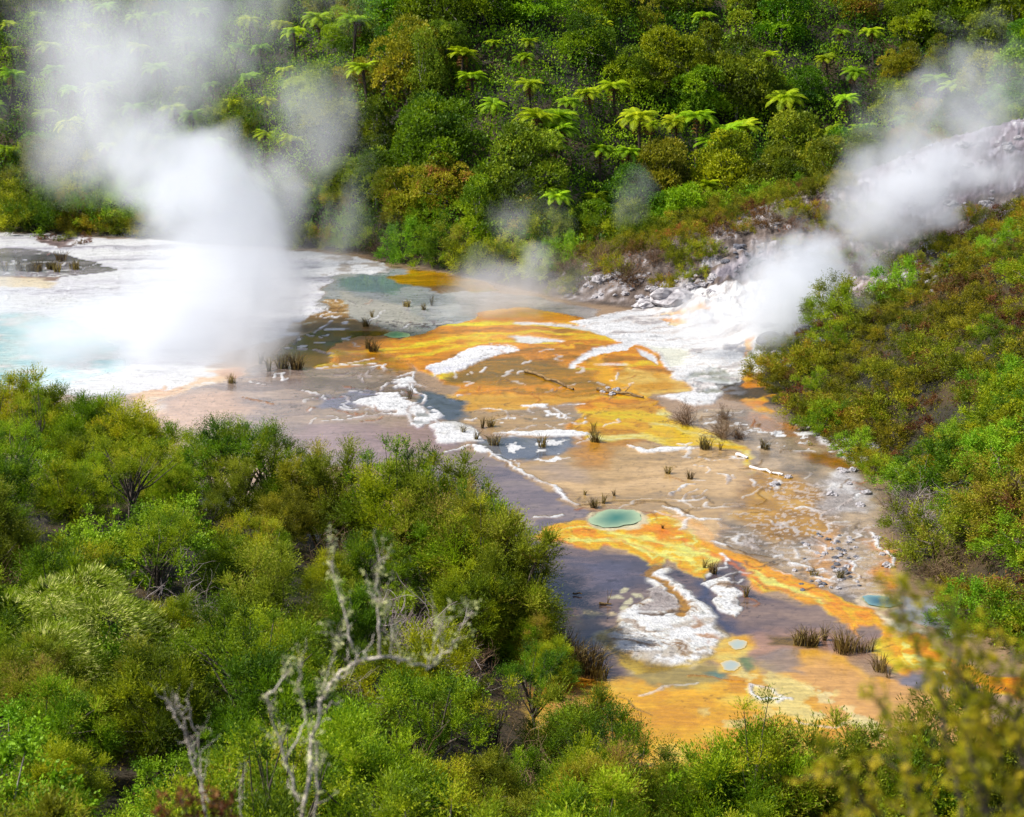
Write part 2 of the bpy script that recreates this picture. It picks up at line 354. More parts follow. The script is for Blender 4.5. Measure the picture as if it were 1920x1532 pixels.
# the big ochre apron
OCH = [(0, (136, 104, 44)), (.28, (178, 124, 24)), (.52, (220, 150, 22)), (.76, (248, 182, 30)), (1, (255, 214, 110))]
paint([(600, 688), (625, 652), (650, 636), (690, 630), (750, 636), (800, 622), (850, 608), (880, 602), (905, 584), (960, 577), (1020, 582), (1090, 598), (1170, 618), (1215, 640),
       (1245, 665), (1262, 690), (1275, 705), (1240, 738), (1215, 745), (1262, 775), (1280, 800), (1300, 815), (1200, 822), (1080, 818), (1055, 795), (1090, 775), (1100, 755),
       (1040, 756), (960, 770), (900, 768), (860, 748), (850, 728), (800, 700), (770, 690), (740, 700), (700, 680), (640, 690)], OCH, streak=(8, .10, .85), soft=.35, ro=.32, lift=.05)
paint([(600, 690), (640, 660), (700, 665), (760, 680), (770, 695), (740, 705), (700, 682), (650, 690)], [(0, (110, 84, 36)), (1, (180, 126, 30))], soft=.8, ro=.15, op=.75)
paint([(897, 604), (920, 582), (980, 577), (1040, 586), (1075, 600), (1000, 604), (940, 606)], [(0, (212, 140, 60)), (1, (240, 178, 96))], soft=.5, op=.85, streak=(0, .1, .6))
paint([(850, 690), (900, 676), (980, 668), (1060, 680), (1110, 700), (1150, 725), (1160, 745), (1080, 748), (960, 735), (880, 736), (835, 722)],
      [(0, (112, 94, 56)), (.45, (146, 112, 60)), (.75, (172, 130, 62)), (1, (214, 150, 40))], streak=(5, .14, .8), soft=.8, ro=.2)
paint([(790, 742), (860, 740), (960, 742), (1060, 745), (1140, 748), (1100, 756), (1030, 758), (960, 768), (890, 772), (830, 770)], [(0, (190, 142, 66)), (1, (232, 184, 112))], streak=(3, .1, .7), soft=.5, ro=.3)
paint([(830, 775), (1000, 768), (1100, 768), (1060, 800), (1080, 818), (940, 812), (860, 792)], [(0, (146, 132, 118)), (.6, (180, 150, 112)), (1, (206, 172, 124))], streak=(3, .1, .7), soft=.6, ro=.16)
paint([(1175, 690), (1215, 700), (1265, 708), (1290, 725), (1275, 738), (1215, 742), (1170, 728), (1140, 712)], [(0, (196, 150, 80)), (1, (238, 196, 126))], soft=.5, ro=.3)
paint([(1120, 665), (1140, 690), (1165, 718), (1215, 748), (1200, 752), (1150, 735), (1120, 705), (1105, 680)], (244, 170, 20), soft=.5, ro=.3, warp=.5)
for a in ([(700, 660), (800, 645), (900, 628), (1000, 622), (1090, 628)], [(760, 672), (840, 655), (920, 640), (1040, 645)], [(880, 612), (960, 606), (1060, 616), (1150, 632)]):
    paint(a, (254, 206, 70), soft=.5, warp=.8, line=.25, ro=.35, op=.9)
# dark pools and slate-blue water among the white cracks
paint([(790, 735), (830, 742), (880, 765), (850, 790), (800, 772), (770, 755)], (96, 108, 126), soft=.6, ro=.06)
paint([(905, 826), (960, 818), (1060, 822), (1090, 832), (1060, 848), (1000, 856), (940, 862), (905, 848)], [(0, (92, 96, 106)), (1, (120, 120, 124))], soft=.6, ro=.05)
paint([(820, 845), (880, 848), (920, 858), (960, 876), (1000, 900), (1045, 915), (1078, 948), (1130, 962), (1110, 975), (1060, 985), (1000, 1000), (930, 1000), (860, 950), (780, 880)],
      [(0, (110, 96, 98)), (.5, (132, 114, 110)), (1, (158, 138, 122))], streak=(10, .08, .4), soft=.35, ro=.07)
# tan sheet in the middle
paint([(900, 850), (950, 866), (1080, 846), (1120, 828), (1240, 836), (1330, 842), (1385, 860), (1395, 890), (1385, 930), (1360, 970), (1330, 1000), (1250, 968), (1160, 952), (1090, 950),
       (1055, 915), (1000, 897), (950, 872)], [(0, (158, 134, 100)), (.5, (192, 160, 114)), (1, (216, 182, 134))], streak=(3, .08, .5), soft=.5, ro=.14)
paint([(960, 872), (1060, 862), (1090, 900), (1040, 905)], (172, 150, 132), soft=1.5, op=.6, ro=.08)
paint([(1080, 820), (1150, 815), (1250, 815), (1200, 830), (1150, 838), (1160, 860), (1140, 880), (1090, 880), (1085, 845)], [(0, (160, 118, 18)), (1, (208, 152, 30))], soft=.9, op=.85, streak=(85, .2, 1.2), ro=.08)  # forest reflection with the ochre bed showing through, painted into the ground colour
paint([(1190, 762), (1240, 765), (1290, 790), (1340, 815), (1390, 838), (1412, 862), (1400, 892), (1392, 862), (1360, 846), (1300, 836), (1240, 832), (1190, 824), (1100, 822), (1080, 805), (1160, 790)],
      [(0, (222, 168, 76)), (.5, (242, 194, 104)), (1, (252, 222, 158))], streak=(-35, .14, .8), soft=.45, ro=.25)
paint([(1110, 772), (1180, 755), (1225, 752), (1240, 775), (1190, 812), (1090, 815), (1080, 798)], [(0, (176, 128, 14)), (.5, (236, 172, 20)), (1, (254, 204, 60))], streak=(-20, .2, .9), soft=.5, ro=.2)
# brown shallow to the right
paint([(1385, 765), (1440, 765), (1500, 830), (1580, 850), (1640, 890), (1640, 1000), (1690, 1100), (1640, 1145), (1560, 1112), (1450, 1062), (1370, 1035), (1335, 1010), (1390, 940), (1408, 890), (1412, 862), (1390, 838), (1340, 812),
       (1300, 790), (1300, 770)], [(0, (130, 112, 88)), (.5, (160, 138, 108)), (1, (190, 164, 128))], soft=.4, ro=.2)
paint([(1400, 880), (1420, 880), (1480, 886), (1520, 905), (1560, 940), (1565, 985), (1510, 1010), (1450, 1010), (1390, 985), (1385, 945)], [(0, (146, 112, 40)), (.6, (180, 140, 58)), (1, (196, 158, 92))], soft=1.2, ro=.16)
paint([(1510, 845), (1560, 850), (1600, 868), (1625, 885), (1560, 880), (1510, 865)], [(0, (120, 86, 18)), (1, (164, 112, 20))], soft=.6, ro=.12)
paint([(1400, 770), (1440, 775), (1480, 800), (1500, 820), (1470, 822), (1400, 790)], [(0, (140, 104, 70)), (1, (184, 126, 60))], soft=.6, ro=.12)
paint([(1430, 900), (1560, 900), (1600, 960), (1560, 1010), (1480, 1000)], (206, 190, 178), thr=(6, .58, .03), op=.8, ro=.6)
paint([(1380, 960), (1560, 985), (1640, 985), (1680, 1080), (1640, 1130), (1500, 1080), (1400, 1030)], (200, 190, 184), thr=(6, .58, .03), op=.7, ro=.6)
paint([(1520, 1010), (1555, 1000), (1570, 1040), (1580, 1080), (1620, 1120), (1560, 1105), (1530, 1060)], [(0, (132, 124, 122)), (1, (180, 172, 168))], soft=.7, ro=.6, op=.8)
paint([(1545, 890), (1590, 880), (1620, 895), (1620, 930), (1610, 960), (1560, 970), (1540, 930)], [(0, (168, 160, 156)), (.5, (206, 204, 206)), (1, (236, 236, 240))], soft=.8, op=.8, ro=.55)
paint([(1545, 822), (1600, 826), (1640, 845), (1652, 860), (1630, 876), (1600, 862), (1570, 845)], [(0, (206, 200, 204)), (1, (246, 246, 250))], soft=.3, ro=.7, lift=.06)
paint([(1640, 1010), (1668, 1030), (1690, 1100), (1660, 1110), (1640, 1070)], (206, 142, 60), soft=.7, op=.8)
paint([(1505, 1080), (1530, 1040), (1540, 1000), (1580, 990), (1560, 1050), (1540, 1090)], (216, 158, 84), soft=.9, op=.6)
# slate water round the white islands
paint([(960, 1010), (1030, 1012), (1120, 1028), (1200, 1045), (1260, 1060), (1300, 1075), (1360, 1050), (1400, 1070), (1420, 1100), (1480, 1125), (1560, 1145), (1640, 1170), (1650, 1210), (1600, 1225),
       (1540, 1220), (1440, 1200), (1370, 1205), (1330, 1245), (1200, 1258), (1250, 1268), (1140, 1300), (1010, 1290), (960, 1230), (950, 1100)],
      [(0, (84, 74, 76)), (.5, (116, 96, 90)), (1, (148, 122, 104))], streak=(10, .16, .7), soft=.5, ro=.06)
paint([(1290, 1080), (1340, 1078), (1345, 1120), (1360, 1165), (1410, 1185), (1405, 1200), (1360, 1198), (1335, 1160), (1310, 1120)], (70, 72, 94), soft=.8, ro=.05)
paint([(1080, 1050), (1180, 1055), (1210, 1085), (1160, 1110), (1080, 1090)], (92, 88, 106), soft=1.8, op=.7, ro=.06)
paint([(1380, 1190), (1500, 1185), (1600, 1200), (1640, 1190), (1640, 1225), (1560, 1235), (1440, 1230), (1380, 1215)], (174, 134, 110), soft=1.2, op=.85, ro=.1)
paint([(1425, 1190), (1500, 1195), (1535, 1215), (1530, 1226), (1480, 1222), (1440, 1208)], (112, 90, 26), soft=.4, ro=.1)
paint([(960, 1100), (1000, 1120), (1040, 1140), (1080, 1170), (1060, 1210), (980, 1220)], [(0, (176, 138, 92)), (1, (216, 160, 70))], soft=1.0, op=.6, ro=.2)
paint([(1050, 1150), (1090, 1132), (1130, 1140), (1140, 1152), (1090, 1160), (1075, 1178)], [(0, (176, 150, 96)), (1, (222, 200, 156))], thr=(1.6, .48, .08), ro=.4)
# orange tongue in the foreground
ORG = [(0, (200, 122, 40)), (.3, (232, 146, 36)), (.65, (246, 164, 40)), (.88, (252, 190, 74)), (1, (255, 220, 140))]
paint([(1004, 1005), (1030, 990), (1080, 978), (1130, 985), (1200, 968), (1250, 962), (1310, 980), (1328, 1000), (1332, 1020), (1370, 1035), (1440, 1060), (1520, 1098), (1580, 1118), (1625, 1142), (1660, 1165),
       (1710, 1190), (1745, 1205), (1790, 1232), (1860, 1262), (1980, 1290), (1980, 1330), (1860, 1302), (1780, 1282), (1700, 1268), (1665, 1255), (1640, 1225), (1645, 1190), (1622, 1172), (1600, 1172), (1592, 1190), (1578, 1170), (1560, 1152),
       (1545, 1138), (1500, 1130), (1460, 1105), (1432, 1108), (1410, 1085), (1398, 1068), (1375, 1052), (1345, 1050), (1322, 1062), (1318, 1082), (1290, 1075), (1266, 1060), (1262, 1046), (1212, 1060), (1190, 1040), (1145, 1020), (1110, 1030), (1060, 1012), (1020, 1016)],
      ORG, streak=('edge', .10, 1.6), soft=.22, warp=.45, ro=.34, lift=.03)
paint([(1240, 965), (1310, 980), (1328, 1000), (1328, 1018), (1300, 1005), (1270, 985)], (226, 190, 146), soft=.6, op=.8)
paint([(1630, 1150), (1680, 1160), (1710, 1180), (1712, 1195), (1680, 1196), (1650, 1180)], [(0, (246, 206, 160)), (1, (252, 236, 220))], soft=.5, ro=.35)
paint([(1640, 1195), (1670, 1200), (1680, 1240), (1655, 1245)], (232, 214, 110), soft=.7, op=.8)
for a in ([(1080, 1010), (1180, 1012), (1240, 1035), (1290, 1050)], [(1410, 1070), (1480, 1105), (1540, 1130)], [(1290, 1030), (1340, 1050), (1300, 1068)], [(1150, 1000), (1240, 1015), (1310, 1032)]):
    paint(a, (255, 226, 140), soft=.3, warp=.5, line=.16, op=.9)
for a in ([(1060, 998), (1150, 1008), (1230, 1030)], [(1250, 1000), (1320, 1035), (1400, 1062), (1500, 1104)], [(1330, 1040), (1400, 1075), (1480, 1110), (1590, 1140)]):
    paint(a, (206, 122, 26), soft=.2, warp=.5, line=.06, op=.7)
# white sinter islands
paint([(1105, 1205), (1150, 1175), (1160, 1150), (1200, 1150), (1345, 1175), (1365, 1205), (1350, 1235), (1300, 1262), (1230, 1262), (1180, 1250), (1130, 1232)], [(0, (140, 118, 40)), (.5, (196, 170, 96)), (1, (226, 208, 160))], soft=.5, ro=.3)
SNT = [(0, (140, 114, 88)), (.22, (190, 176, 162)), (.4, (230, 226, 220)), (.6, (248, 246, 243)), (1, (252, 252, 250))]
paint([(1214, 1072), (1226, 1062), (1252, 1058), (1250, 1068), (1236, 1074), (1262, 1095), (1292, 1110), (1322, 1135), (1344, 1160), (1340, 1178), (1362, 1198), (1348, 1222), (1312, 1240), (1262, 1246), (1202, 1238), (1152, 1222), (1145, 1192), (1163, 1168), (1153, 1150),
       (1185, 1145), (1215, 1122), (1225, 1102), (1212, 1086)], SNT, streak=(-30, .7, 2.2), soft=.3, warp=.35, ro=.8, lift=.06)
paint([(1213, 1112), (1230, 1103), (1247, 1108), (1267, 1130), (1273, 1144), (1240, 1150), (1196, 1150), (1222, 1130)], [(0, (146, 134, 130)), (1, (204, 196, 192))], streak=(60, .6, 2), soft=.12, warp=.25, ro=.7, lift=.05)
paint([(1212, 1078), (1222, 1066), (1232, 1062)], (146, 112, 66), soft=.15, warp=.1, line=.12)
paint([(1218, 1083), (1245, 1092), (1262, 1112), (1280, 1130), (1284, 1146), (1274, 1156)], (160, 122, 70), soft=.12, warp=.12, line=.12)
paint([(1270, 1148), (1240, 1154), (1200, 1152)], (110, 92, 74), soft=.12, warp=.1, line=.10)
paint([(1300, 1160), (1345, 1195), (1366, 1208), (1330, 1210), (1300, 1185)], (176, 132, 104), soft=.3, warp=.3, thr=(2.2, .5, .07), op=.9, lift=.05)
paint([(1150, 1180), (1345, 1165), (1345, 1240), (1160, 1240)], (150, 124, 84), thr=(2.2, .56, .07), op=.5, lift=.06)
paint([(1310, 1092), (1338, 1085), (1364, 1082), (1370, 1097), (1394, 1112), (1386, 1125), (1394, 1140), (1383, 1161), (1350, 1149), (1340, 1126), (1354, 1113), (1334, 1103)], SNT, streak=(-50, .9, 2.4), soft=.1, warp=.25, ro=.8, lift=.05)
paint([(1352, 1122), (1384, 1120), (1382, 1140), (1362, 1136)], (176, 164, 156), thr=(2.0, .52, .06), warp=.2, op=.8, lift=.05)
for (u, v) in ((1175, 1105), (1182, 1128), (1198, 1118), (1160, 1118), (1172, 1140)):
    paint([(u - 9, v), (u, v - 5), (u + 8, v - 2), (u + 5, v + 6), (u - 5, v + 6)], (206, 198, 160), soft=.1, warp=.3, op=.9)
# foreground basin
paint([(1010, 1290), (1060, 1280), (1150, 1272), (1250, 1264), (1400, 1262), (1480, 1228), (1560, 1230), (1640, 1268), (1720, 1290), (1790, 1290), (1850, 1420), (1500, 1560), (980, 1560), (1000, 1350)],
      [(0, (198, 150, 84)), (.5, (216, 172, 94)), (1, (230, 192, 112))], soft=.5, ro=.16)
paint([(1470, 1240), (1560, 1232), (1640, 1270), (1780, 1295), (1850, 1420), (1640, 1420), (1560, 1330), (1480, 1290)], (206, 162, 108), soft=1.2, ro=.14)
paint([(1015, 1290), (1070, 1290), (1090, 1320), (1070, 1380), (1130, 1420), (1020, 1440)], (196, 150, 108), soft=1.1, op=.85, ro=.16)
paint([(1200, 1262), (1250, 1250), (1340, 1248), (1370, 1265), (1360, 1285), (1290, 1285), (1230, 1278)], (158, 140, 88), soft=.4, ro=.12)
paint([(1330, 1262), (1365, 1258), (1372, 1275), (1345, 1278)], (70, 116, 112), soft=.5, ro=.08, op=.8)
paint([(1440, 1230), (1490, 1225), (1500, 1262), (1450, 1265)], (136, 122, 116), soft=.5, ro=.1, op=.8)
YG = (222, 204, 136)
paint([(1390, 1240), (1450, 1225), (1455, 1262), (1500, 1285), (1560, 1300), (1600, 1330), (1660, 1370), (1560, 1362), (1480, 1340), (1400, 1300), (1380, 1270)], YG, thr=(1.1, .50, .05), soft=.4, op=.9, ro=.3)
paint([(1330, 1330), (1450, 1300), (1560, 1350), (1450, 1380), (1330, 1370)], YG, thr=(1.3, .55, .05), soft=.4, op=.7, ro=.3)
paint([(1480, 1290), (1660, 1330), (1680, 1400), (1560, 1370)], (222, 208, 150), thr=(2.2, .60, .03), soft=.4, op=.7, ro=.3)
paint([(1340, 1215), (1370, 1190), (1400, 1190), (1420, 1215), (1400, 1235), (1385, 1262), (1350, 1262), (1345, 1240)], [(0, (206, 160, 66)), (1, (240, 206, 130))], soft=.3, warp=.3, ro=.2)
paint([(1390, 1235), (1415, 1230), (1420, 1250), (1400, 1258)], (120, 132, 84), soft=.3, warp=.2, ro=.1)
paint([(1005, 1262), (1060, 1275), (1130, 1268), (1120, 1290), (1050, 1295), (1010, 1300)], [(0, (112, 84, 24)), (1, (170, 120, 30))], soft=.5, ro=.12)
paint([(1056, 1340), (1075, 1335), (1080, 1345), (1062, 1352)], (166, 190, 130), soft=.1, warp=.2)
# slate pool and yellow flat at the lower right
paint([(1640, 1270), (1700, 1255), (1790, 1270), (1860, 1290), (1800, 1296), (1700, 1292), (1660, 1284)], (124, 116, 122), soft=.4, ro=.06)
paint([(1680, 1120), (1730, 1128), (1770, 1150), (1800, 1190), (1760, 1200), (1725, 1172), (1690, 1145)], (162, 164, 172), soft=.4, ro=.06)
# pool rims
paint([(1100, 978), (1112, 962), (1150, 956), (1190, 956), (1212, 968), (1216, 984), (1190, 994), (1150, 996), (1112, 992)], (216, 200, 160), soft=.25, warp=.25, ro=.35, lift=.03)
paint([(1608, 1124), (1625, 1112), (1660, 1114), (1690, 1126), (1700, 1140), (1650, 1146), (1615, 1138)], (216, 196, 166), soft=.25, warp=.25, ro=.35, lift=.03)
# white sinter fan and the flows that leave it
FAN = [(0, (166, 160, 160)), (.22, (214, 206, 200)), (.45, (244, 236, 226)), (.7, (250, 249, 247)), (1, (252, 252, 252))]
paint([(1065, 604), (1130, 592), (1200, 577), (1280, 556), (1400, 532), (1500, 520), (1530, 555), (1490, 632), (1440, 655), (1432, 700), (1400, 706), (1352, 728), (1348, 745), (1340, 758), (1300, 762), (1240, 745), (1290, 735),
       (1290, 722), (1255, 704), (1250, 690), (1230, 662), (1180, 645), (1150, 640), (1120, 622), (1090, 612)], FAN, streak=(30, .35, 1.4), soft=.25, warp=.5, ro=.6, lift=.08)
paint([(1200, 640), (1150, 645), (1115, 655), (1085, 672), (1070, 692), (1080, 692), (1105, 672), (1130, 664), (1180, 658)], WHITE, soft=.2, warp=.4, ro=.5)
paint([(1195, 655), (1225, 665), (1235, 685), (1225, 680), (1200, 665)], WHITE, soft=.2, warp=.3)
paint([(1205, 650), (1300, 655), (1295, 680), (1262, 688), (1240, 665)], (252, 228, 204), soft=.6, op=.8, ro=.4)
for a, q in (([(980, 606), (1060, 610), (1130, 626), (1200, 642)], .45), ([(960, 632), (1000, 636), (1050, 640)], .30), ([(1130, 683), (1170, 684)], .18)):
    paint(a, (250, 240, 226), soft=.35, warp=.5, line=q, op=.9)
paint([(1290, 700), (1340, 690), (1380, 700), (1370, 725), (1330, 740), (1300, 735), (1280, 715)], [(0, (140, 140, 120)), (.5, (190, 194, 192)), (1, (232, 234, 236))], streak=(20, .5, 1.5), thr=(1.4, .42, .08), ro=.3)
paint([(1230, 600), (1260, 580), (1310, 575), (1340, 590), (1310, 602), (1270, 612)], [(0, (222, 150, 40)), (1, (240, 206, 150))], thr=(1.5, .5, .05), op=.9)
paint([(1392, 640), (1412, 630), (1405, 655), (1395, 672)], [(0, (200, 142, 86)), (1, (232, 190, 140))], soft=.25, warp=.3)
paint([(1350, 650), (1385, 640), (1390, 662), (1365, 668)], (150, 148, 152), thr=(1.8, .48, .07))
paint([(1375, 706), (1420, 702), (1440, 720), (1440, 760), (1455, 775), (1400, 765), (1380, 745), (1420, 740)], [(0, (196, 132, 16)), (1, (240, 184, 30))], thr=(1.2, .45, .06), soft=.3)
paint([(1355, 722), (1385, 712), (1400, 735), (1350, 745)], (88, 84, 84), thr=(1.6, .46, .08))
paint([(1425, 655), (1480, 628), (1530, 600), (1540, 615), (1480, 655), (1440, 690)], [(0, (48, 50, 62)), (.5, (110, 108, 120)), (1, (196, 194, 204))], streak=(40, .5, 1.8), ro=.7)
paint([(1330, 520), (1390, 480), (1450, 460), (1470, 470), (1400, 520)], [(0, (60, 58, 72)), (.6, (128, 120, 130)), (1, (176, 168, 174))], streak=(40, .5, 1.8), ro=.7)
paint([(1500, 540), (1560, 480), (1640, 450), (1720, 440), (1640, 520), (1560, 590)], [(0, (84, 66, 60)), (.4, (128, 104, 98)), (.75, (160, 140, 134)), (1, (200, 188, 188))], streak=(50, .8, 1.8), ro=.8)
# pale bare ridge on the right
paint([(1560, 352), (1600, 335), (1700, 295), (1790, 262), (1860, 235), (1960, 215), (2100, 200), (2100, 330), (1960, 350), (1860, 360), (1760, 400), (1640, 400), (1600, 380)],
      [(0, (70, 54, 58)), (.35, (118, 100, 108)), (.65, (160, 148, 158)), (.9, (196, 190, 200)), (1, (236, 234, 240))], streak=(40, .9, 2.0), ro=.8)
# speckled white cracks and plates
paint([(662, 752), (700, 738), (750, 734), (765, 752), (800, 758), (830, 778), (800, 798), (755, 785), (700, 768)], WHITE, thr=(1.0, .40, .03), soft=.15, warp=.5, ro=.75, lift=.05)
paint([(735, 712), (765, 706), (782, 722), (770, 732), (745, 726)], WHITE, thr=(1.2, .42, .03), soft=.15, warp=.4, ro=.75, lift=.05)
paint([(800, 690), (850, 672), (880, 655), (905, 650), (962, 652), (976, 660), (930, 668), (900, 680), (860, 697), (815, 706), (808, 698)], [(0, (205, 205, 215)), (.3, WHITE), (1, WHITE)], streak=(30, .5, 1.5), soft=.15, warp=.3, ro=.75, lift=.08)
paint([(812, 795), (850, 790), (895, 806), (918, 830), (880, 828), (820, 832)], [(0, (200, 198, 192)), (.4, (236, 234, 230)), (1, WHITE)], soft=.15, warp=.3, ro=.75, lift=.06)
paint([(885, 836), (915, 838), (918, 848), (895, 850)], WHITE, soft=.1, warp=.3, ro=.75, lift=.05)
paint([(780, 775), (812, 768), (815, 790), (800, 800), (770, 800)], [(0, (150, 150, 145)), (1, (205, 205, 205))], soft=.3, warp=.3, thr=(1.5, .45, .06))
paint([(930, 812), (1000, 808), (1060, 806), (1110, 814), (1090, 820), (1040, 821), (980, 815)], WHITE, soft=.12, warp=.25, ro=.75, lift=.06)
paint([(1170, 832), (1215, 845), (1240, 838), (1308, 840), (1260, 849), (1215, 850), (1180, 840)], WHITE, soft=.12, warp=.25, ro=.75, lift=.06)
paint([(972, 760), (1030, 756), (1022, 764), (980, 764)], WHITE, soft=.1, warp=.25, ro=.75, lift=.05)
paint([(960, 632), (1000, 634), (1040, 640), (1000, 646), (965, 640)], (236, 226, 220), soft=.3, warp=.4)
paint([(1490, 812), (1545, 812), (1545, 816), (1495, 818)], WHITE, soft=.1, warp=.2, lift=.04)
paint([(1420, 780), (1600, 820), (1560, 850), (1420, 830), (1340, 790)], WHITE, thr=(2.2, .66, .012), ro=.7)
paint([(1000, 770), (1100, 770), (1100, 800), (900, 800)], WHITE, thr=(1.7, .68, .012), ro=.7)
paint([(1320, 770), (1370, 765), (1385, 790), (1340, 800), (1320, 790)], WHITE, thr=(1.8, .52, .02), ro=.7)
paint([(930, 832), (1060, 826), (1050, 870), (960, 872)], WHITE, thr=(1.5, .64, .015), ro=.7)
paint([(540, 600), (640, 580), (660, 640), (560, 660)], WHITE, thr=(1.1, .64, .02), ro=.7)
for p in ([(915, 848), (945, 862), (960, 874), (1000, 897), (1045, 911), (1052, 925), (1065, 935), (1085, 946)], [(742, 706), (775, 697), (770, 715), (778, 735), (798, 745), (790, 758), (766, 762), (768, 790), (790, 800)],
          [(790, 765), (812, 780), (826, 795)], [(1002, 971), (1030, 972), (1056, 968)], [(600, 790), (640, 786), (700, 778), (760, 775)], [(540, 652), (590, 656), (624, 664)], [(590, 625), (610, 612), (622, 602)],
          [(515, 708), (520, 700), (535, 700), (528, 715), (540, 710)], [(470, 716), (500, 722)], [(640, 684), (700, 682)], [(690, 688), (720, 684), (722, 694)], [(628, 684), (660, 680), (700, 672)],
          [(714, 732), (730, 718), (740, 716)], [(750, 617), (765, 612), (768, 608)], [(1258, 930), (1270, 918), (1288, 906)], [(1270, 941), (1300, 938), (1318, 935)], [(1240, 952), (1262, 956), (1280, 967), (1310, 974), (1350, 975)],
          [(1330, 1015), (1368, 1024)], [(1390, 1020), (1410, 1030)], [(1440, 1045), (1462, 1042)], [(1480, 1058), (1515, 1064)], [(1530, 1068), (1545, 1066)], [(1540, 968), (1560, 958), (1590, 945), (1610, 925)], [(1640, 1000), (1648, 1025), (1668, 1045), (1672, 1060)],
          [(860, 742), (880, 740)], [(905, 766), (940, 768)], [(1050, 760), (1098, 758)], [(905, 700), (912, 690)], [(830, 846), (880, 836)], [(960, 818), (1000, 814)], [(1420, 840), (1440, 832)], [(600, 690), (650, 684)], [(60, 486), (0, 492)], [(100, 504), (40, 498)]):
    L_(p)
for p in ([(1560, 560), (1100, 560)],): pass
for p in ([(1088, 948), (1150, 941), (1240, 942), (1258, 952), (1290, 966)], [(1366, 1024), (1400, 1040), (1440, 1046)]):
    L_(p, c=(96, 74, 46), w_=.05)
L_([(455, 745), (490, 752), (520, 758)], c=(150, 106, 70), w_=.06)
# rimstone lines and fine cracks
flat_ = sstep(.3, -.5, gsd)
for (kx, ky, f, wdt, amt, sd_) in ((.10, .20, 16, .05, .30, 301), (.30, .42, 11, .04, .22, 333)):
    q = fbm(gx * kx, gy * ky, 5, sd_) * f; e_ = np.abs((q % 1) - .5)
    col = col * (1 - (amt * flat_ * sstep(wdt, 0, e_) * sstep(.35, .6, fbm(gx * .15, gy * .15, 3, sd_ + 5)))[:, None])
sp_n = fbm(gx * 4.5, gy * 5.5, 3, 401); col = col * (1 - (.45 * flat_ * sstep(.70, .76, sp_n) * sstep(.45, .6, n3 * .5 + n1 * .5))[:, None])
rc = RS(909)
for (ua, ub, va, vb, n_) in ((560, 800, 690, 790, 34), (820, 1180, 640, 800, 46), (930, 1100, 760, 870, 14), (1240, 1640, 775, 1000, 60), (1330, 1660, 1000, 1110, 40), (560, 780, 560, 650, 22), (1180, 1500, 1230, 1360, 7), (0, 240, 450, 560, 20), (1080, 1400, 850, 980, 16)):
    for q in range(n_):
        u = rc.uniform(ua, ub); v = rc.uniform(va, vb); k = 2 + rc.randint(4); P_ = [(u, v)]; sx = (v - 300) * .022
        a_ = rc.normal(0, .5) + (math.pi if rc.rand() < .5 else 0)
        for j in range(k):
            a_ += rc.normal(0, .7); P_.append((P_[-1][0] + sx * 1.1 * math.cos(a_), P_[-1][1] + sx * .45 * math.sin(a_)))
        if rc.rand() < .55: L_(P_, w_=.03 + .05 * rc.rand(), op=.5 + .5 * rc.rand())
        else: L_(P_, c=[(104, 78, 40), (86, 74, 66), (150, 96, 30)][rc.randint(3)], w_=.03 + .03 * rc.rand(), op=.7)
# the pool basins stay clear of cracks
for p in ([(1099, 977), (1120, 961), (1155, 955), (1187, 956), (1205, 967), (1194, 984), (1160, 991), (1122, 990)], [(1613, 1122), (1640, 1116), (1670, 1121), (1694, 1134), (1668, 1142), (1630, 1137)]):
    paint(p, (190, 190, 150), soft=.1, warp=0, fine=.03, ro=.3)
# low terrace relief
gz2 = gz + relief
V = np.stack([gx, gy, gz2], 1)
ii = np.arange(nr * nc).reshape(nr, nc)
F = np.stack([ii[:-1, :-1], ii[:-1, 1:], ii[1:, 1:], ii[1:, :-1]], -1).reshape(-1, 4)
gm, N, L, B = new_mat('mineral_ground')
ac = N.new('ShaderNodeAttribute'); ac.attribute_name = 'mineral'; ar = N.new('ShaderNodeAttribute'); ar.attribute_name = 'wet'
tc = N.new('ShaderNodeTexCoord')
nz = N.new('ShaderNodeTexNoise'); nz.inputs['Scale'].default_value = 3.2; nz.inputs['Detail'].default_value = 9; nz.inputs['Roughness'].default_value = .65; L.new(tc.outputs['Object'], nz.inputs['Vector'])
mr = N.new('ShaderNodeMapRange'); mr.inputs['From Min'].default_value = .3; mr.inputs['From Max'].default_value = .7; mr.inputs['To Min'].default_value = .82; mr.inputs['To Max'].default_value = 1.12; L.new(nz.outputs[0], mr.inputs[0])
mpg = N.new('ShaderNodeMapping'); mpg.inputs['Scale'].default_value = (.55, 2.6, 1); mpg.inputs['Rotation'].default_value = (0, 0, .1); L.new(tc.outputs['Object'], mpg.inputs[0])
ns = N.new('ShaderNodeTexNoise'); ns.inputs['Scale'].default_value = 1.5; ns.inputs['Detail'].default_value = 8; ns.inputs['Roughness'].default_value = .7; ns.inputs['Distortion'].default_value = .8; L.new(mpg.outputs[0], ns.inputs['Vector'])
ms = N.new('ShaderNodeMapRange'); ms.inputs['From Min'].default_value = .32; ms.inputs['From Max'].default_value = .62; ms.inputs['To Min'].default_value = .72; ms.inputs['To Max'].default_value = 1.10; L.new(ns.outputs[0], ms.inputs[0])
mm = N.new('ShaderNodeMath'); mm.operation = 'MULTIPLY'; L.new(mr.outputs[0], mm.inputs[0]); L.new(ms.outputs[0], mm.inputs[1])
vm = N.new('ShaderNodeVectorMath'); vm.operation = 'SCALE'; L.new(ac.outputs['Color'], vm.inputs[0]); L.new(mm.outputs[0], vm.inputs['Scale'])
L.new(vm.outputs[0], B.inputs['Base Color']); L.new(ar.outputs['Fac'], B.inputs['Roughness']); B.inputs['Specular IOR Level'].default_value = .5
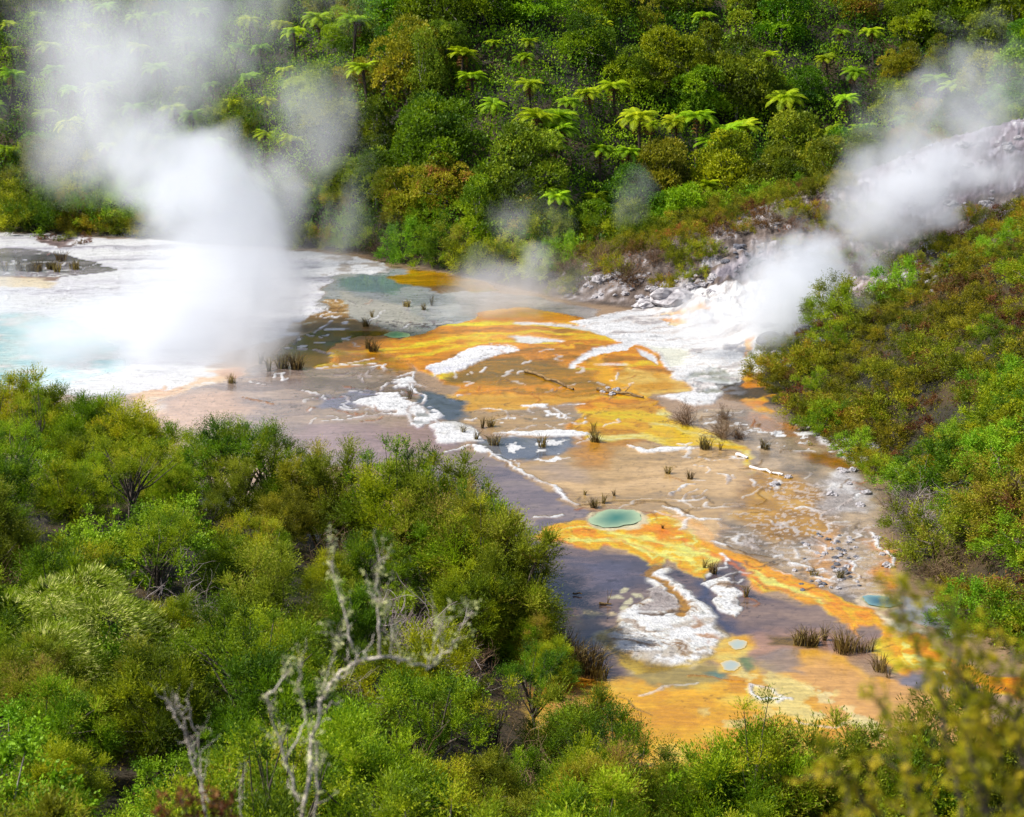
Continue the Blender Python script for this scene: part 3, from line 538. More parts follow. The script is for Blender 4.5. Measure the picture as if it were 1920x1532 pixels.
nb = N.new('ShaderNodeTexNoise'); nb.inputs['Scale'].default_value = 7; nb.inputs['Detail'].default_value = 6; L.new(tc.outputs['Object'], nb.inputs['Vector'])
bs = N.new('ShaderNodeMapRange'); bs.inputs['From Min'].default_value = .05; bs.inputs['From Max'].default_value = .7; bs.inputs['To Min'].default_value = .01; bs.inputs['To Max'].default_value = .7; L.new(ar.outputs['Fac'], bs.inputs[0])
bp = N.new('ShaderNodeBump'); bp.inputs['Distance'].default_value = .12; L.new(bs.outputs[0], bp.inputs['Strength']); L.new(nb.outputs[0], bp.inputs['Height']); L.new(bp.outputs[0], B.inputs['Normal'])
g = link('ground', mesh_np('ground', V, F, gm, {'wet': np.clip(rough, .04, 1)}, {'mineral': np.clip(col, 0, .9)}, smooth=True))
tag(g, kind='structure', label='silica terrace floor in white, ochre and lavender with the slopes around it')

# pools: thin sheets of coloured hot water
def water_mat(name, deep, shallow):
    m, N, L, B = new_mat(name)
    at = N.new('ShaderNodeAttribute'); at.attribute_name = 'tint'
    r = ramp(N, [(0, deep), (.55, tuple(.5 * (a + b) for a, b in zip(deep, shallow))), (1, shallow)]); L.new(at.outputs['Fac'], r.inputs[0]); L.new(r.outputs[0], B.inputs['Base Color'])
    B.inputs['Roughness'].default_value = .06; B.inputs['IOR'].default_value = 1.33
    return m
def pool(pts, deep, shallow, label, pw=1.6, wob=.055, up=.036):
    W = np.array(wpoly(pts)); c = W.mean(0); n = 72
    a = np.linspace(0, 2 * math.pi, n, endpoint=False)
    # smooth closed outline through the points, then rings towards the middle
    t = np.linspace(0, len(W), n, endpoint=False); i0 = t.astype(int); f = (t - i0)[:, None]; K = len(W)
    p0, p1, p2, p3 = W[(i0 - 1) % K], W[i0 % K], W[(i0 + 1) % K], W[(i0 + 2) % K]
    O = .5 * (2 * p1 + (p2 - p0) * f + (2 * p0 - 5 * p1 + 4 * p2 - p3) * f ** 2 + (3 * p1 - p0 - 3 * p2 + p3) * f ** 3)
    O = c + (O - c) * (1 + wob * (np.sin(a * 3 + c[0]) + .7 * np.sin(a * 5 + c[1]) + .5 * np.sin(a * 11)))[:, None]
    V = []; T = []; rings = 9; zz = float(Z(c[0], c[1])) + up
    for k in range(rings):
        s = 1 - .97 * k / (rings - 1); V.append(np.column_stack([c + (O - c) * s, np.full(n, zz)])); T += list(np.clip(s ** pw + .12 * np.sin(a * 2 + 1) * s, 0, 1))
    V = np.vstack(V); F = []
    for k in range(rings - 1):
        for j in range(n):
            F.append((k * n + j, k * n + (j + 1) % n, (k + 1) * n + (j + 1) % n, (k + 1) * n + j))
    b = (rings - 1) * n
    V = np.vstack([V, [[c[0], c[1], zz]]]); T.append(0)
    for j in range(0, n, 2): F.append((b + j, b + (j + 1) % n, b + (j + 2) % n, len(V) - 1))
    o = link('pool', mesh_np('pool', V, F, water_mat('pool_water', deep, shallow), {'tint': T}))
    tag(o, label, kind='structure')
pool([(1103, 977), (1122, 963), (1155, 957), (1185, 958), (1200, 967), (1192, 982), (1160, 989), (1125, 988)], (.03, .12, .085), (.26, .33, .19), 'teal hot pool with a pale rim above the orange flow')
pool([(1617, 1122), (1640, 1118), (1668, 1122), (1690, 1134), (1668, 1140), (1632, 1135)], (.02, .07, .10), (.14, .24, .24), 'dark blue pool at the end of the orange flow')
pool([(1366, 1206), (1380, 1199), (1396, 1202), (1400, 1212), (1388, 1218), (1372, 1216)], (.27, .31, .28), (.46, .34, .14), 'upper pale blue pool beside the white sinter', 4, .07, .012)
pool([(1352, 1246), (1366, 1238), (1382, 1241), (1388, 1251), (1376, 1258), (1358, 1256)], (.26, .30, .28), (.46, .35, .15), 'lower pale blue pool beside the white sinter', 4, .07, .012)
pool([(720, 630), (740, 624), (762, 626), (768, 632), (750, 635), (728, 634)], (.12, .30, .15), (.26, .36, .20), 'small green pool on the upper ochre apron', up=.065)

# ------------------------------------------------------------------ plant builders
def leaves(mb, P, D, L_len, k, ll, lw, tint, rng, spread=.9, droop=0.0):
    """tufts: k diamond leaves along each twig P + D*t"""
    S = len(P); t = (np.arange(k)[None] + rng.rand(S, k)) / k
    base = P[:, None] + D[:, None] * (L_len[:, None] * t)[..., None]
    base[..., 2] -= droop * (L_len[:, None] * t ** 2)
    d = nrm(D[:, None] + rng.normal(0, spread, (S, k, 3))); s = nrm(np.cross(d, rng.normal(0, 1, (S, k, 3))))
    l = ll * (.7 + .6 * rng.rand(S, k))[..., None]; wd = lw * (.7 + .6 * rng.rand(S, k))[..., None]
    V = np.stack([base, base + d * l * .5 + s * wd * .5, base + d * l, base + d * l * .5 - s * wd * .5], 2).reshape(-1, 3)
    n = S * k; F = np.arange(n * 4).reshape(n, 4)
    T = np.repeat(np.repeat(tint, k) + rng.normal(0, .045, n), 4)
    mb.add(V, F, np.clip(T, 0, 1))
def shell(rng, lobes, n, up=.0, inner=.35):
    """points with outward directions on the visible shells of a heap of ellipsoids (c, r, flat)"""
    C_ = np.array([l[0] for l in lobes]); R = np.array([l[1] for l in lobes]); A = R ** 2; A = A / A.sum()
    i = rng.choice(len(lobes), n * 2, p=A)
    d = nrm(rng.normal(0, 1, (n * 2, 3))); d[:, 2] = np.where(d[:, 2] < -.45, -d[:, 2], d[:, 2])
    rad = 1 - inner * rng.rand(n * 2) ** 2
    fl = np.array([l[2] for l in lobes])[i]
    sc_ = np.stack([R[i], R[i], R[i] * fl], 1)
    p = C_[i] + d * sc_ * rad[:, None]
    keep = np.ones(n * 2, bool)
    for c, r, f in lobes:
        q = (p - c) / np.array([r, r, r * f]); keep &= ~((q ** 2).sum(1) < .62)
    p, d, i = p[keep][:n], d[keep][:n], i[keep][:n]
    d = nrm(d + np.array([0, 0, up]))
    return p, d, i
def limbs(mb, rng, lobes, h0, r0, n=5, base=(0, 0, 0), sides=5):
    base = np.array(base, float); top = np.array([0, 0, h0]) + np.array([rng.normal(0, .15), rng.normal(0, .15), 0])
    mid = (base + top) / 2 + rng.normal(0, .08, 3) * h0 * .4
    mb.tube([base, mid, top], [r0, r0 * .8, r0 * .6], sides + 1)
    for l in [lobes[j] for j in rng.permutation(len(lobes))[:n]]:
        c = np.array(l[0]); s = base + (top - base) * (.5 + .5 * rng.rand())
        m = (s + c) / 2 + rng.normal(0, .12, 3); mb.tube([s, m, c], [r0 * .5, r0 * .32, r0 * .12], sides)
def heap(rng, rad, h, n, lr, flat=.75, lo=.45):
    """lobes arranged as an uneven crown of radius rad and height h"""
    out = []
    for j in range(n):
        a = rng.rand() * 6.283; q = rad * math.sqrt(rng.rand()) * .82
        zt = h * (1 - .55 * (q / rad) ** 2) - lr * .6
        z = max(lo * h * rng.rand() + lo * h * .4, zt * (1 - .45 * rng.rand() ** 1.6))
        out.append((np.array([q * math.cos(a), q * math.sin(a), z]), lr * (.65 + .7 * rng.rand()), flat))
    return out
def dome(rng, rad, h, n, lr, flat, zlow):
    out = []
    for j in range(n):
        e = math.asin(rng.rand() ** .8 * .98); a = rng.rand() * 6.283; q = (.62 + .42 * rng.rand()) if j % 4 else .45 * rng.rand() + .1
        bump = 1 + .28 * math.sin(a * 2 + n) * math.cos(a * 3 + h)
        out.append((np.array([rad * bump * math.cos(e) * math.cos(a) * q, rad * bump * math.cos(e) * math.sin(a) * q, zlow * h + (1 - zlow) * h * math.sin(e) * q - lr * .3]), lr * (.6 + .8 * rng.rand()), flat))
    return out
def brush(rng, lobes, per, up, cen):
    """sprays fanning out of each tuft, away from the middle of the crown and upward"""
    P = []; D = []; I = []; Ls = []
    for i, (c, r, f) in enumerate(lobes):
        ax = nrm(nrm(c - cen) + np.array([0, 0, up])); m = max(6, int(per * (r / .35) ** 1.5))
        d = nrm(ax + rng.normal(0, .62, (m, 3))); P.append(c + d * r * .15 * rng.rand(m)[:, None] - ax * r * .3); D.append(d); I += [i] * m; Ls.append(r * (.75 + .6 * rng.rand(m)))
    return np.vstack(P), np.vstack(D), np.array(I), np.concatenate(Ls)
PROTO = {}
def proto(kind, crown, trunk): PROTO.setdefault(kind, []).append((crown, trunk))
def make_plant(kind, seed, rad, h, nl, lr, per, k, ll, lw, mat, bark, up=.4, flat=.75, zlow=.3, spread=.6, stem=True, r0=.07, nlimb=8, mode='brush', slen=.2):
    rng = RS(seed); lobes = dome(rng, rad * (.9 + .25 * rng.rand()), h * (.88 + .3 * rng.rand()), nl, lr, flat, zlow)
    mb = MB(); lt = rng.rand(nl) * .62 + .14
    if mode == 'brush':
        p, d, i, ls = brush(rng, lobes, per, up, np.array([0, 0, h * .35])); t = lt[i] + rng.normal(0, .08, len(i))
        leaves(mb, p, d, ls, k, ll, lw, t, rng, spread, 0)
    else:
        p, d, i = shell(rng, lobes, per, up, .5); t = lt[i] + rng.normal(0, .08, len(i))
        leaves(mb, p, d, slen * (.6 + .8 * rng.rand(len(p))), k, ll, lw, t, rng, spread, 0)
    cm = mb.mesh(kind + '_crown', M[mat]); tm = None
    if stem:
        tb = MB(); limbs(tb, rng, lobes, h * .42, r0, nlimb); tm = tb.mesh(kind + '_trunk', M[bark], True)
    proto(kind, cm, tm)
for s in range(8):
    make_plant('manuka', 100 + s, 1.5, 3.3, 60 + 5 * (s % 4), .44, 52, 10, .078, .019, ('manuka', 'manuka', 'olive', 'manuka')[s % 4], 'bark', up=.75, zlow=.22 + .05 * (s % 3), spread=.38, nlimb=16)
for s in range(3):
    make_plant('umbrella', 120 + s, 1.7, 3.4, 44, .36, 50, 9, .055, .019, 'manuka', 'bark', up=1.0, zlow=.66, spread=.5, nlimb=26, r0=.08)
for s in range(3):
    make_plant('leafy', 140 + s, 1.25, 2.9, 46, .34, 26, 7, .085, .052, 'bright' if s else 'broad', 'greybark', up=.5, zlow=.2, spread=.9, nlimb=12)
for s in range(10):
    make_plant('forest', 200 + s, 2.5, 5.4, 40 + 5 * (s % 3), .86, 5600, 3, .20, .13, 'broad' if s % 3 else 'broad2', 'greybark', up=.25, spread=1.0, flat=.8, zlow=.16, r0=.13, mode='shell', slen=.3)
for s in range(3):
    make_plant('spire', 230 + s, 1.2, 5.2, 44, .45, 2600, 3, .16, .08, 'broad2', 'greybark', up=.6, spread=.8, flat=1.2, zlow=.12, r0=.10, mode='shell', slen=.3)
for s in range(7):
    make_plant('heath', 300 + s, 1.25, 1.1, 40, .30, 34, 5, .085, .030, 'heath', 'bark', up=.9, zlow=.16, spread=.6, r0=.04, nlimb=10)
for s in range(4):
    make_plant('bankshrub', 340 + s, 1.35, 1.9, 44, .36, 34, 7, .075, .030, ('olive', 'manuka', 'bright', 'manuka')[s], 'bark', up=.7, zlow=.12, spread=.6, r0=.04)
for s in range(2):
    make_plant('rustshrub', 360 + s, 1.0, .8, 24, .26, 30, 5, .09, .03, 'rust', 'bark', up=.7, zlow=.1, spread=.7, r0=.03)
for s in range(3):
    make_plant('tallplant', 380 + s, .75, 3.9, 20, .26, 40, 8, .055, .018, 'manuka', 'bark', up=1.4, zlow=.55, spread=.4, r0=.05, nlimb=18)
def twig_shrub(kind, seed, rad, h, mat, n=26, r=.018):
    rng = RS(seed); mb = MB()
    def grow(p, d, L, rr_, lev):
        pts = [p]; dd = d
        for q in range(4):
            dd = nrm(dd + rng.normal(0, .22, 3) + np.array([0, 0, .05])); pts.append(pts[-1] + dd * L / 4)
        mb.tube(pts, np.linspace(rr_, rr_ * .45, 5), 3, t=rng.rand())
        if lev > 0:
            for j in range(5): 
                b = pts[1 + j % 4]; grow(b, nrm(dd + rng.normal(0, .65, 3)), L * .55, rr_ * .5, lev - 1)
    for j in range(n):
        a = rng.rand() * 6.283; e = .25 + .9 * rng.rand()
        grow(np.array([rng.normal(0, .12), rng.normal(0, .12), 0]), np.array([math.cos(a) * math.cos(e), math.sin(a) * math.cos(e), math.sin(e)]), h * (.6 + .4 * rng.rand()), r, 2)
    proto(kind, mb.mesh(kind, M[mat]), None)
for s in range(3): twig_shrub('greytwigs', 400 + s, 1.2, 1.3, 'drywood')
for s in range(2): twig_shrub('browntwigs', 410 + s, 1.2, 1.3, 'browntwig')
def make_fern(seed):
    rng = RS(seed); mb = MB(); H = 3.4 + rng.rand() * 1.2; nf = 24
    for j in range(nf):
        a = j / nf * 6.283 * 2.62 + rng.normal(0, .1); ring = j / nf; L = (1.9 + .35 * rng.rand()) * (.75 + .3 * ring); el = 1.15 - .95 * ring + rng.normal(0, .07)
        n = 26; t = np.linspace(0, 1, n); ang = el - (1.35 + .5 * rng.rand()) * t ** 1.3
        dr = np.cos(ang) * L / n; dz = np.sin(ang) * L / n; rx = np.cumsum(dr) + .05; rz = np.cumsum(dz)
        ca, sa = math.cos(a), math.sin(a); P = np.stack([rx * ca, rx * sa, H + rz], 1); tn = np.clip(.45 + rng.normal(0, .18), 0, 1)
        mb.tube(P[::3], np.linspace(.022, .006, len(P[::3])), 3, t=.2)
        side = np.array([-sa, ca, 0]); fw = np.gradient(P, axis=0); fw = nrm(fw)
        for i in range(2, n):
            pl = .46 * math.sin(math.pi * min(1, (t[i] * .93 + .09))) ** .75 + .03; wd = .058
            for s in (-1, 1):
                b = P[i]; d = nrm(side * s + fw[i] * .45 + np.array([0, 0, -.28 - .1 * rng.rand()]))
                V = [b - fw[i] * wd * .5, b + fw[i] * wd * .5, b + d * pl * .55 + fw[i] * wd * .42, b + d * pl, ]
                V2 = [b - fw[i] * wd * .5, b + d * pl * .55 + fw[i] * wd * .42, b + d * pl, b + d * pl * .55 - fw[i] * wd * .40]
                mb.add(V2, [(0, 1, 2, 3)], tn + rng.normal(0, .06)); mb.add([V[0], V[1], V2[1], V2[3]], [(0, 1, 2, 3)], tn + rng.normal(0, .06))
    cm = mb.mesh('frond_crown', M['fern'])
    sk = MB()
    for j in range(9):
        a = rng.rand() * 6.283; ca, sa = math.cos(a), math.sin(a)
        P = np.array([(.05 * ca, .05 * sa, H - .05), (.42 * ca, .42 * sa, H - .12), (.55 * ca, .55 * sa, H - .7), (.48 * ca, .48 * sa, H - 1.25)])
        side = np.array([-sa, ca, 0])
        for i in range(3):
            for s in (-1, 1):
                for q in (0, .5):
                    b = P[i] * (1 - q) + P[i + 1] * q; sk.add([b, b + [0, 0, -.07], b + side * s * .2 + [0, 0, -.2], b + side * s * .12 + [0, 0, -.06]], [(0, 1, 2, 3)], rng.rand())
        sk.tube(P, [.02, .015, .01, .006], 3)
    tb = MB(); m = rng.normal(0, .12, 2); tb.tube([(m[0] * 2, m[1] * 2, -.6), (m[0], m[1], H * .5), (0, 0, H)], [.16, .11, .13], 8)
    proto('fern', cm, (tb.mesh('fern_trunk', M['fernbark'], True), sk.mesh('frond_skirt', M['rust'])))
for s in range(6): make_fern(500 + s)
def make_reeds(seed, n, h, sp):
    rng = RS(seed); mb = MB()
    a = rng.rand(n) * 6.283; q = sp * np.sqrt(rng.rand(n)); b = np.stack([q * np.cos(a), q * np.sin(a), np.zeros(n)], 1)
    for j in range(n):
        hh = h * (.55 + .5 * rng.rand()); ln = rng.normal(0, .20, 2) + np.array([math.cos(a[j]), math.sin(a[j])]) * .25 * q[j] / sp
        p = [b[j], b[j] + [ln[0] * hh * .4, ln[1] * hh * .4, hh * .6], b[j] + [ln[0] * hh * 1.1, ln[1] * hh * 1.1, hh * (.98 - .2 * abs(ln).sum())]]
        mb.tube(p, [.014, .010, .003], 3, t=rng.rand())
    proto('reeds', mb.mesh('rush_clump', M['reed']), None)
for s, (n, h, q) in enumerate([(70, .9, .22), (40, .8, .16), (150, 1.25, .45), (24, .7, .1), (55, .62, .26), (14, .95, .12)]): make_reeds(600 + s, n, h, q)

def place(kind, name, x, y, s, label, cat, group, rot=None, rng=None, idx=None, sz=1.0, z=None, parts=True):
    rng = rng or RS(int(abs(x) * 977 + abs(y) * 131) % 99991)
    L0 = PROTO[kind]; i = rng.randint(len(L0)) if idx is None else idx % len(L0); cm, tm = L0[i]
    z = float(Z(x, y)) - .06 if z is None else z; r = rng.rand() * 6.283 if rot is None else rot
    if tm is None or not parts:
        o = link(name, cm)
    else:
        o = link(name, None)
    o.location = (x, y, z); tl = .13 if kind == 'fern' else .05; o.rotation_euler = (rng.normal(0, tl), rng.normal(0, tl), r); o.scale = (s, s, s * sz)
    tag(o, label, cat, group)
    if tm is not None and parts:
        if isinstance(tm, tuple):
            link('frond_crown', cm, o); link('trunk', tm[0], o); link('dead_frond_skirt', tm[1], o)
        else:
            link('crown', cm, o); link('trunk', tm, o)
    return o
def scatter(rng, n, xr, yr, dmin, ok, pts=None, dist=None):
    pts = [] if pts is None else pts; out = []
    X = rng.uniform(xr[0], xr[1], n); Y = rng.uniform(yr[0], yr[1], n); K = ok(X, Y)
    for x, y in zip(X[K], Y[K]):
        dm = dmin if dist is None else dist(x, y)
        if all((x - a) ** 2 + (y - b) ** 2 > dm * dm for a, b in pts):
            pts.append((x, y)); out.append((float(x), float(y)))
    return out
def inview(X, Y, h, m=60):
    u, v = project(X, Y, Z(X, Y) + h); return (u > -m * 2) & (u < 1920 + m * 2) & (v > -m) & (v < 1532 + m * 3)
def where_u(u, names):
    for lim, t in names:
        if u < lim: return t
    return names[-1][1]

YB = lambda x: np.interp(x, [-60, -45, -25, -14, -10, 0, 6, 13, 25, 36, 60], [133, 132, 129, 123, 118, 110.5, 110, 114, 120, 126, 136])
FOREST_W = [(180, 'at the left edge'), (420, 'behind the left steam'), (640, 'right of the left steam'), (860, 'above the blue-grey shallows'),
            (1060, 'above the orange apron'), (1260, 'above the spur foot'), (1470, 'behind the brown spur'), (1680, 'left of the upper right steam'), (1840, 'behind the upper right steam'), (5000, 'above the pale ridge')]
def band(v, a, b, c): return a if v < 130 else (b if v < 270 else c)
used = []
# tree ferns seen one by one
rng = RS(7)
FERNS = [(862, 92), (888, 122), (918, 168), (1035, 262), (1036, 205), (1112, 138), (1152, 148), (1450, 72), (1600, 118), (1592, 158), (1485, 190), (1755, 132), (1795, 172), (1225, 205), (1272, 200), (1303, 235), (1372, 250),
         (1242, 402), (1042, 342), (990, 212), (962, 236), (1128, 272), (1172, 258), (1345, 262), (1205, 232), (1640, 30), (1690, 200), (1560, 85), (1850, 160), (1890, 205), (1250, 255), (1410, 232), (1060, 232), (690, 130), (655, 50), (600, 32), (555, 45), (1325, 330), (1120, 330)]
def hit_far(u, v, h):
    d = raydir(u, v); t = np.linspace(100, 230, 900); X, Y = d[0] * t, d[1] * t
    g = (CAM_Z + d[2] * t - (Z(X, Y) + h) > 0) & (Y > YB(X) + 2.5)
    if not g.any() or g.all(): return None
    k0 = np.argmax(g); k = k0 + np.argmax(~g[k0:])
    if g[k0:].all(): return None
    return (float(X[k]), float(Y[k]), float(Z(X[k], Y[k])))
fl = []
for (u, v) in FERNS:
    h = hit_far(u, v, 4.0)
    if h: fl.append((u, v, h, 1))
for k in range(560):
    if k % 4: u = rng.uniform(-20, 560); v = rng.uniform(-10, 250)
    else: u = rng.uniform(900, 1920); v = rng.uniform(0, 330)
    if k % 4 == 0 and (rng.rand() > .42 or math.sin(u * .013 + 1) + math.cos(v * .03) < .1): continue
    h = hit_far(u, v, 3.8)
    if h and h[1] > YB(h[0]) + 4 and all((h[0] - q[2][0]) ** 2 + (h[1] - q[2][1]) ** 2 > 8 for q in fl): fl.append((u, v, h, 0))
fl = fl[:170]
for j, (u, v, h, pick) in enumerate(fl):
    used.append((h[0], h[1])); big = (u, v) == (1035, 262)
    lab = ('pale green tree fern %s, %s on the hill' % (where_u(u, FOREST_W), band(v, 'high', 'half way up', 'low down'))) if not big else 'tallest tree fern with a bare dark trunk above the orange apron'
    place('fern', 'tree_fern', h[0], h[1], (.54 + .40 * rng.rand()) * (1.18 if pick else .95), lab, 'tree fern', 'tree ferns on the far hillside' if not big else None, rng=rng, sz=1.3 if big else .95, z=None if (big or pick) else h[2] - .1)
# forest trees
fp = list(used); us = set(used)
pts = scatter(rng, 12000, (-62, 62), (108, 185), 3.0, lambda X, Y: (Y > YB(X) + 1.5) & inview(X, Y, 4) & ~((X < -24) & (Y < 137 - X * 0)), fp, lambda x, y: 3.0 if y < YB(x) + 22 else 3.7)
pts.sort(key=lambda p: p[1] - YB(p[0])); print('forest', len(pts))
pts = pts[:299]
for (x, y) in pts:
    u, v = project(x, y, float(Z(x, y)) + 4); edge = y < YB(x) + 5
    nf_ = any((x - a) ** 2 + (y - b) ** 2 < 9 for a, b in us)
    sp_ = rng.rand() < .12 and not edge; s = (.60 + .25 * rng.rand()) if edge else (.66 + .5 * rng.rand() ** 1.5)
    if nf_: s = min(s, .66)
    if x < -22: s *= .8
    i = rng.randint(10)
    lab = '%s tree %s, %s on the hill' % ('narrow brownish' if sp_ else ('olive green bushy' if i % 3 == 0 else 'deep green bushy'), where_u(u, FOREST_W), band(v, 'high', 'half way', 'low'))
    place('spire' if sp_ else 'forest', 'narrow_tree' if sp_ else 'forest_tree', x, y, s, lab, 'tree', 'broadleaf trees of the far hillside', idx=i, rng=rng, sz=.85 + .35 * rng.rand())
# scrub at the foot of the far hillside
pts = scatter(rng, 9000, (-60, 40), (104, 142), 1.9, lambda X, Y: (Y > YB(X) - 2.4) & (sdpoly(X, Y, FLAT_POLY) > .5) & ((Y < YB(X) + 3.5) | ((X < -23) & (Y < 141))) & inview(X, Y, 1) & ~((X > 4) & (Y < YB(X) - 1)), [])
for (x, y) in pts[:240]:
    u, v = project(x, y, float(Z(x, y)) + 1); q = rng.rand()
    kd = 'bankshrub' if q < .62 else ('heath' if q < .9 else 'browntwigs'); s = (1.15 + .6 * rng.rand()) * (1.15 if x < -23 else 1.0)
    nm = {'bankshrub': 'green shrub', 'heath': 'olive shrub', 'browntwigs': 'bare brown shrub'}[kd]
    place(kd, 'twiggy_shrub' if kd == 'browntwigs' else 'scrub_bush', x, y, s, '%s at the foot of the far hillside %s' % (nm, where_u(u, [(180, 'on the far left'), (620, 'behind the steam cloud'), (760, 'beside the white shore'), (900, 'behind the ochre patch'), (1090, 'behind the orange apron'), (5000, 'behind the rocky spur')])), 'shrub', 'scrub at the foot of the far hillside', rng=rng, parts=False)
# spur shrubs
sp_ok = lambda X, Y: (X > 2) & (Y > 93) & (Y < YB(X) - 0) & (sdpoly(X, Y, FLAT_POLY) > .8) & inview(X, Y, 1)
def spur_keep(X, Y):
    u, v = project(X, Y, Z(X, Y)); k = (((u > 1050) & (u < 1620) & (v < 505 - (u - 1400) * .25) & (v < 550)) | ((u > 1500) & (v > 385) & (v < 520) & (vnoise(X * .5, Y * .5, 5) > .45)))
    bare = (u > 1330) & (u < 1480) & (v > 440) | ((u > 1580) & (v < 400))
    return k & ~bare
pts = scatter(rng, 5000, (2, 48), (92, 132), 1.35, lambda X, Y: sp_ok(X, Y) & spur_keep(X, Y), [])
for (x, y) in pts[:150]:
    u, v = project(x, y, float(Z(x, y)))
    kd = 'browntwigs' if (u < 1250 and v > 470 and rng.rand() < .5) else ('rustshrub' if rng.rand() < .25 else 'heath')
    side = where_u(u, [(1200, 'at the foot of the rocky spur'), (1380, 'on the low crest of the spur'), (1640, 'on the brown knoll left of the steam'), (5000, 'on the bank below the upper right steam')])
    nm = {'browntwigs': ('bare brown shrub', 'twiggy_shrub'), 'rustshrub': ('low rusty brown shrub', 'heath_shrub'), 'heath': ('low yellow-green shrub', 'heath_shrub')}[kd]
    place(kd, nm[1], x, y, (.75 + .5 * rng.rand()) * (1.1 if u < 1200 else 1), '%s %s' % (nm[0], side), 'shrub', 'shrubs on the rocky spur', rng=rng, parts=False)
# right slope
foot = lambda Y: np.interp(Y, [36, 44, 47, 55, 63, 70, 76, 82, 90], [24, 17.5, 13.6, 14.2, 15.0, 13.9, 12.9, 12.8, 15.0])
pts = scatter(rng, 9000, (13, 36), (40, 92), 1.25, lambda X, Y: (X > foot(Y) + .3) & (Y < 85.5 + .2 * (X - 14)) & inview(X, Y, 1.2, 40), [], lambda x, y: 1.2 + .004 * max(0, 60 - y))
rng.shuffle(pts)
for (x, y) in pts[:290]:
    u, v = project(x, y, float(Z(x, y))); low = x - foot(y) < 2.4
    q = rng.rand()
    if y > 66 or v < 700: kd = 'heath' if q < .66 else ('bankshrub' if q < .82 else 'rustshrub')
    else: kd = 'bankshrub' if q < .5 else ('heath' if q < .86 else 'rustshrub')
    if low and 900 < v < 1120: kd = 'greytwigs' if q < .32 else ('browntwigs' if q < .5 else 'bankshrub')
    nm = {'greytwigs': ('leafless grey shrub', 'twiggy_shrub'), 'browntwigs': ('leafless brown shrub', 'twiggy_shrub'), 'rustshrub': ('rusty brown low shrub', 'heath_shrub'), 'heath': ('yellow-green mounded shrub', 'heath_shrub'), 'bankshrub': ('fresh green rounded shrub', 'green_shrub')}[kd]
    row = 'at the water edge' if low else 'up the right hand slope'
    row += where_u(v, [(560, ' beside the steam gully'), (700, ' above the white fan'), (860, ' right of the brown shallows'), (1050, ' right of the gravelly flat'), (9000, ' near the dark blue pool')])
    place(kd, nm[1], x, y, .7 + .75 * rng.rand() ** 1.5 + (.2 if kd == 'bankshrub' and y < 62 else 0), '%s %s' % (nm[0], row), 'shrub', 'shrubs on the right hand slope', rng=rng, parts=(kd == 'bankshrub'), sz=.62 + .4 * rng.rand())
# left and bottom foreground
LB = lambda x: np.interp(x, [-40, -22, -14, -7.2, -2.4, .4, 1.9, 2.4], [73.5, 66.5, 60.5, 56, 51.5, 46.5, 41.5, 36])
def fg_ok(X, Y):
    left = (X < 2.2) & (Y < LB(X) - .6); bot = (X >= 2.2) & (Y < 31.0 + .1 * np.sin(X))
    return (left | bot) & (Y > 11.5) & inview(X, Y, 2.5, 30)
KN = {'manuka': ('feathery green tree', 'feathery_tree', 'tree'), 'umbrella': ('flat topped feathery tree', 'feathery_tree', 'tree'), 'leafy': ('bright leafy shrub', 'leafy_shrub', 'shrub'), 'greytwigs': ('bare grey bush', 'twiggy_shrub', 'shrub'), 'tallplant': ('slim tufted tree', 'slim_tree', 'tree'), 'heath': ('low yellow-green bush', 'heath_shrub', 'shrub'), 'browntwigs': ('bare brown bush', 'twiggy_shrub', 'shrub')}
HT = {'manuka': 3.5, 'umbrella': 3.6, 'leafy': 3.0, 'greytwigs': 1.2, 'browntwigs': 1.2, 'tallplant': 4.0, 'heath': 1.2}
def fgname(kd, u, v, bottom):
    if bottom: wh = 'along the bottom edge below the ochre basin'
    else: wh = where_u(v, [(870, 'on the far rim of the left thicket'), (1060, 'high in the left thicket'), (1260, 'midway down the left thicket'), (9999, 'low in the left thicket')])
    wh += where_u(u, [(260, ', far left'), (540, ', left'), (820, ', near the dead branches'), (1120, ', beside slate water'), (1450, ', mid frame'), (9999, ', right')])
    return KN[kd][0] + ' ' + wh
rng = RS(77); done = []
EDGE = [(25, 692, 'manuka'), (75, 722, 'manuka'), (125, 735, 'manuka'), (175, 728, 'manuka'), (232, 728, 'manuka'), (285, 765, 'manuka'), (335, 800, 'manuka'), (392, 792, 'umbrella'), (440, 778, 'umbrella'), (492, 792, 'umbrella'), (545, 838, 'manuka'), (590, 850, 'manuka'),
        (640, 850, 'manuka'), (682, 835, 'tallplant'), (722, 800, 'tallplant'), (782, 800, 'tallplant'), (752, 850, 'manuka'), (820, 862, 'manuka'), (862, 878, 'tallplant'), (890, 900, 'manuka'), (925, 920, 'tallplant'), (905, 960, 'manuka'), (958, 950, 'manuka'), (1000, 985, 'manuka'),
        (1012, 1045, 'manuka'), (1030, 1095, 'manuka'), (985, 1120, 'manuka'), (985, 1215, 'manuka'), (975, 1260, 'leafy'), (1010, 1290, 'manuka'), (1035, 1350, 'manuka'), (1000, 1380, 'manuka')]
for (u, v, kd) in EDGE:
    if 940 < v < 1200: u -= 42
    y = 45.
    for it in range(30): x = (u - 960) / FPX * y / .975; y = .5 * y + .5 * (float(LB(x)) - 1.3)
    d = raydir(u, v); zt = CAM_Z + d[2] / d[1] * y; x = d[0] / d[1] * y
    s = float(np.clip((zt - float(Z(x, y))) / HT[kd], .5, 1.75)); done.append((x, y))
    place(kd, KN[kd][1], x, y, s if kd != 'tallplant' else s, fgname(kd, u, v, False), KN[kd][2], 'plants of the foreground thicket', rng=rng)
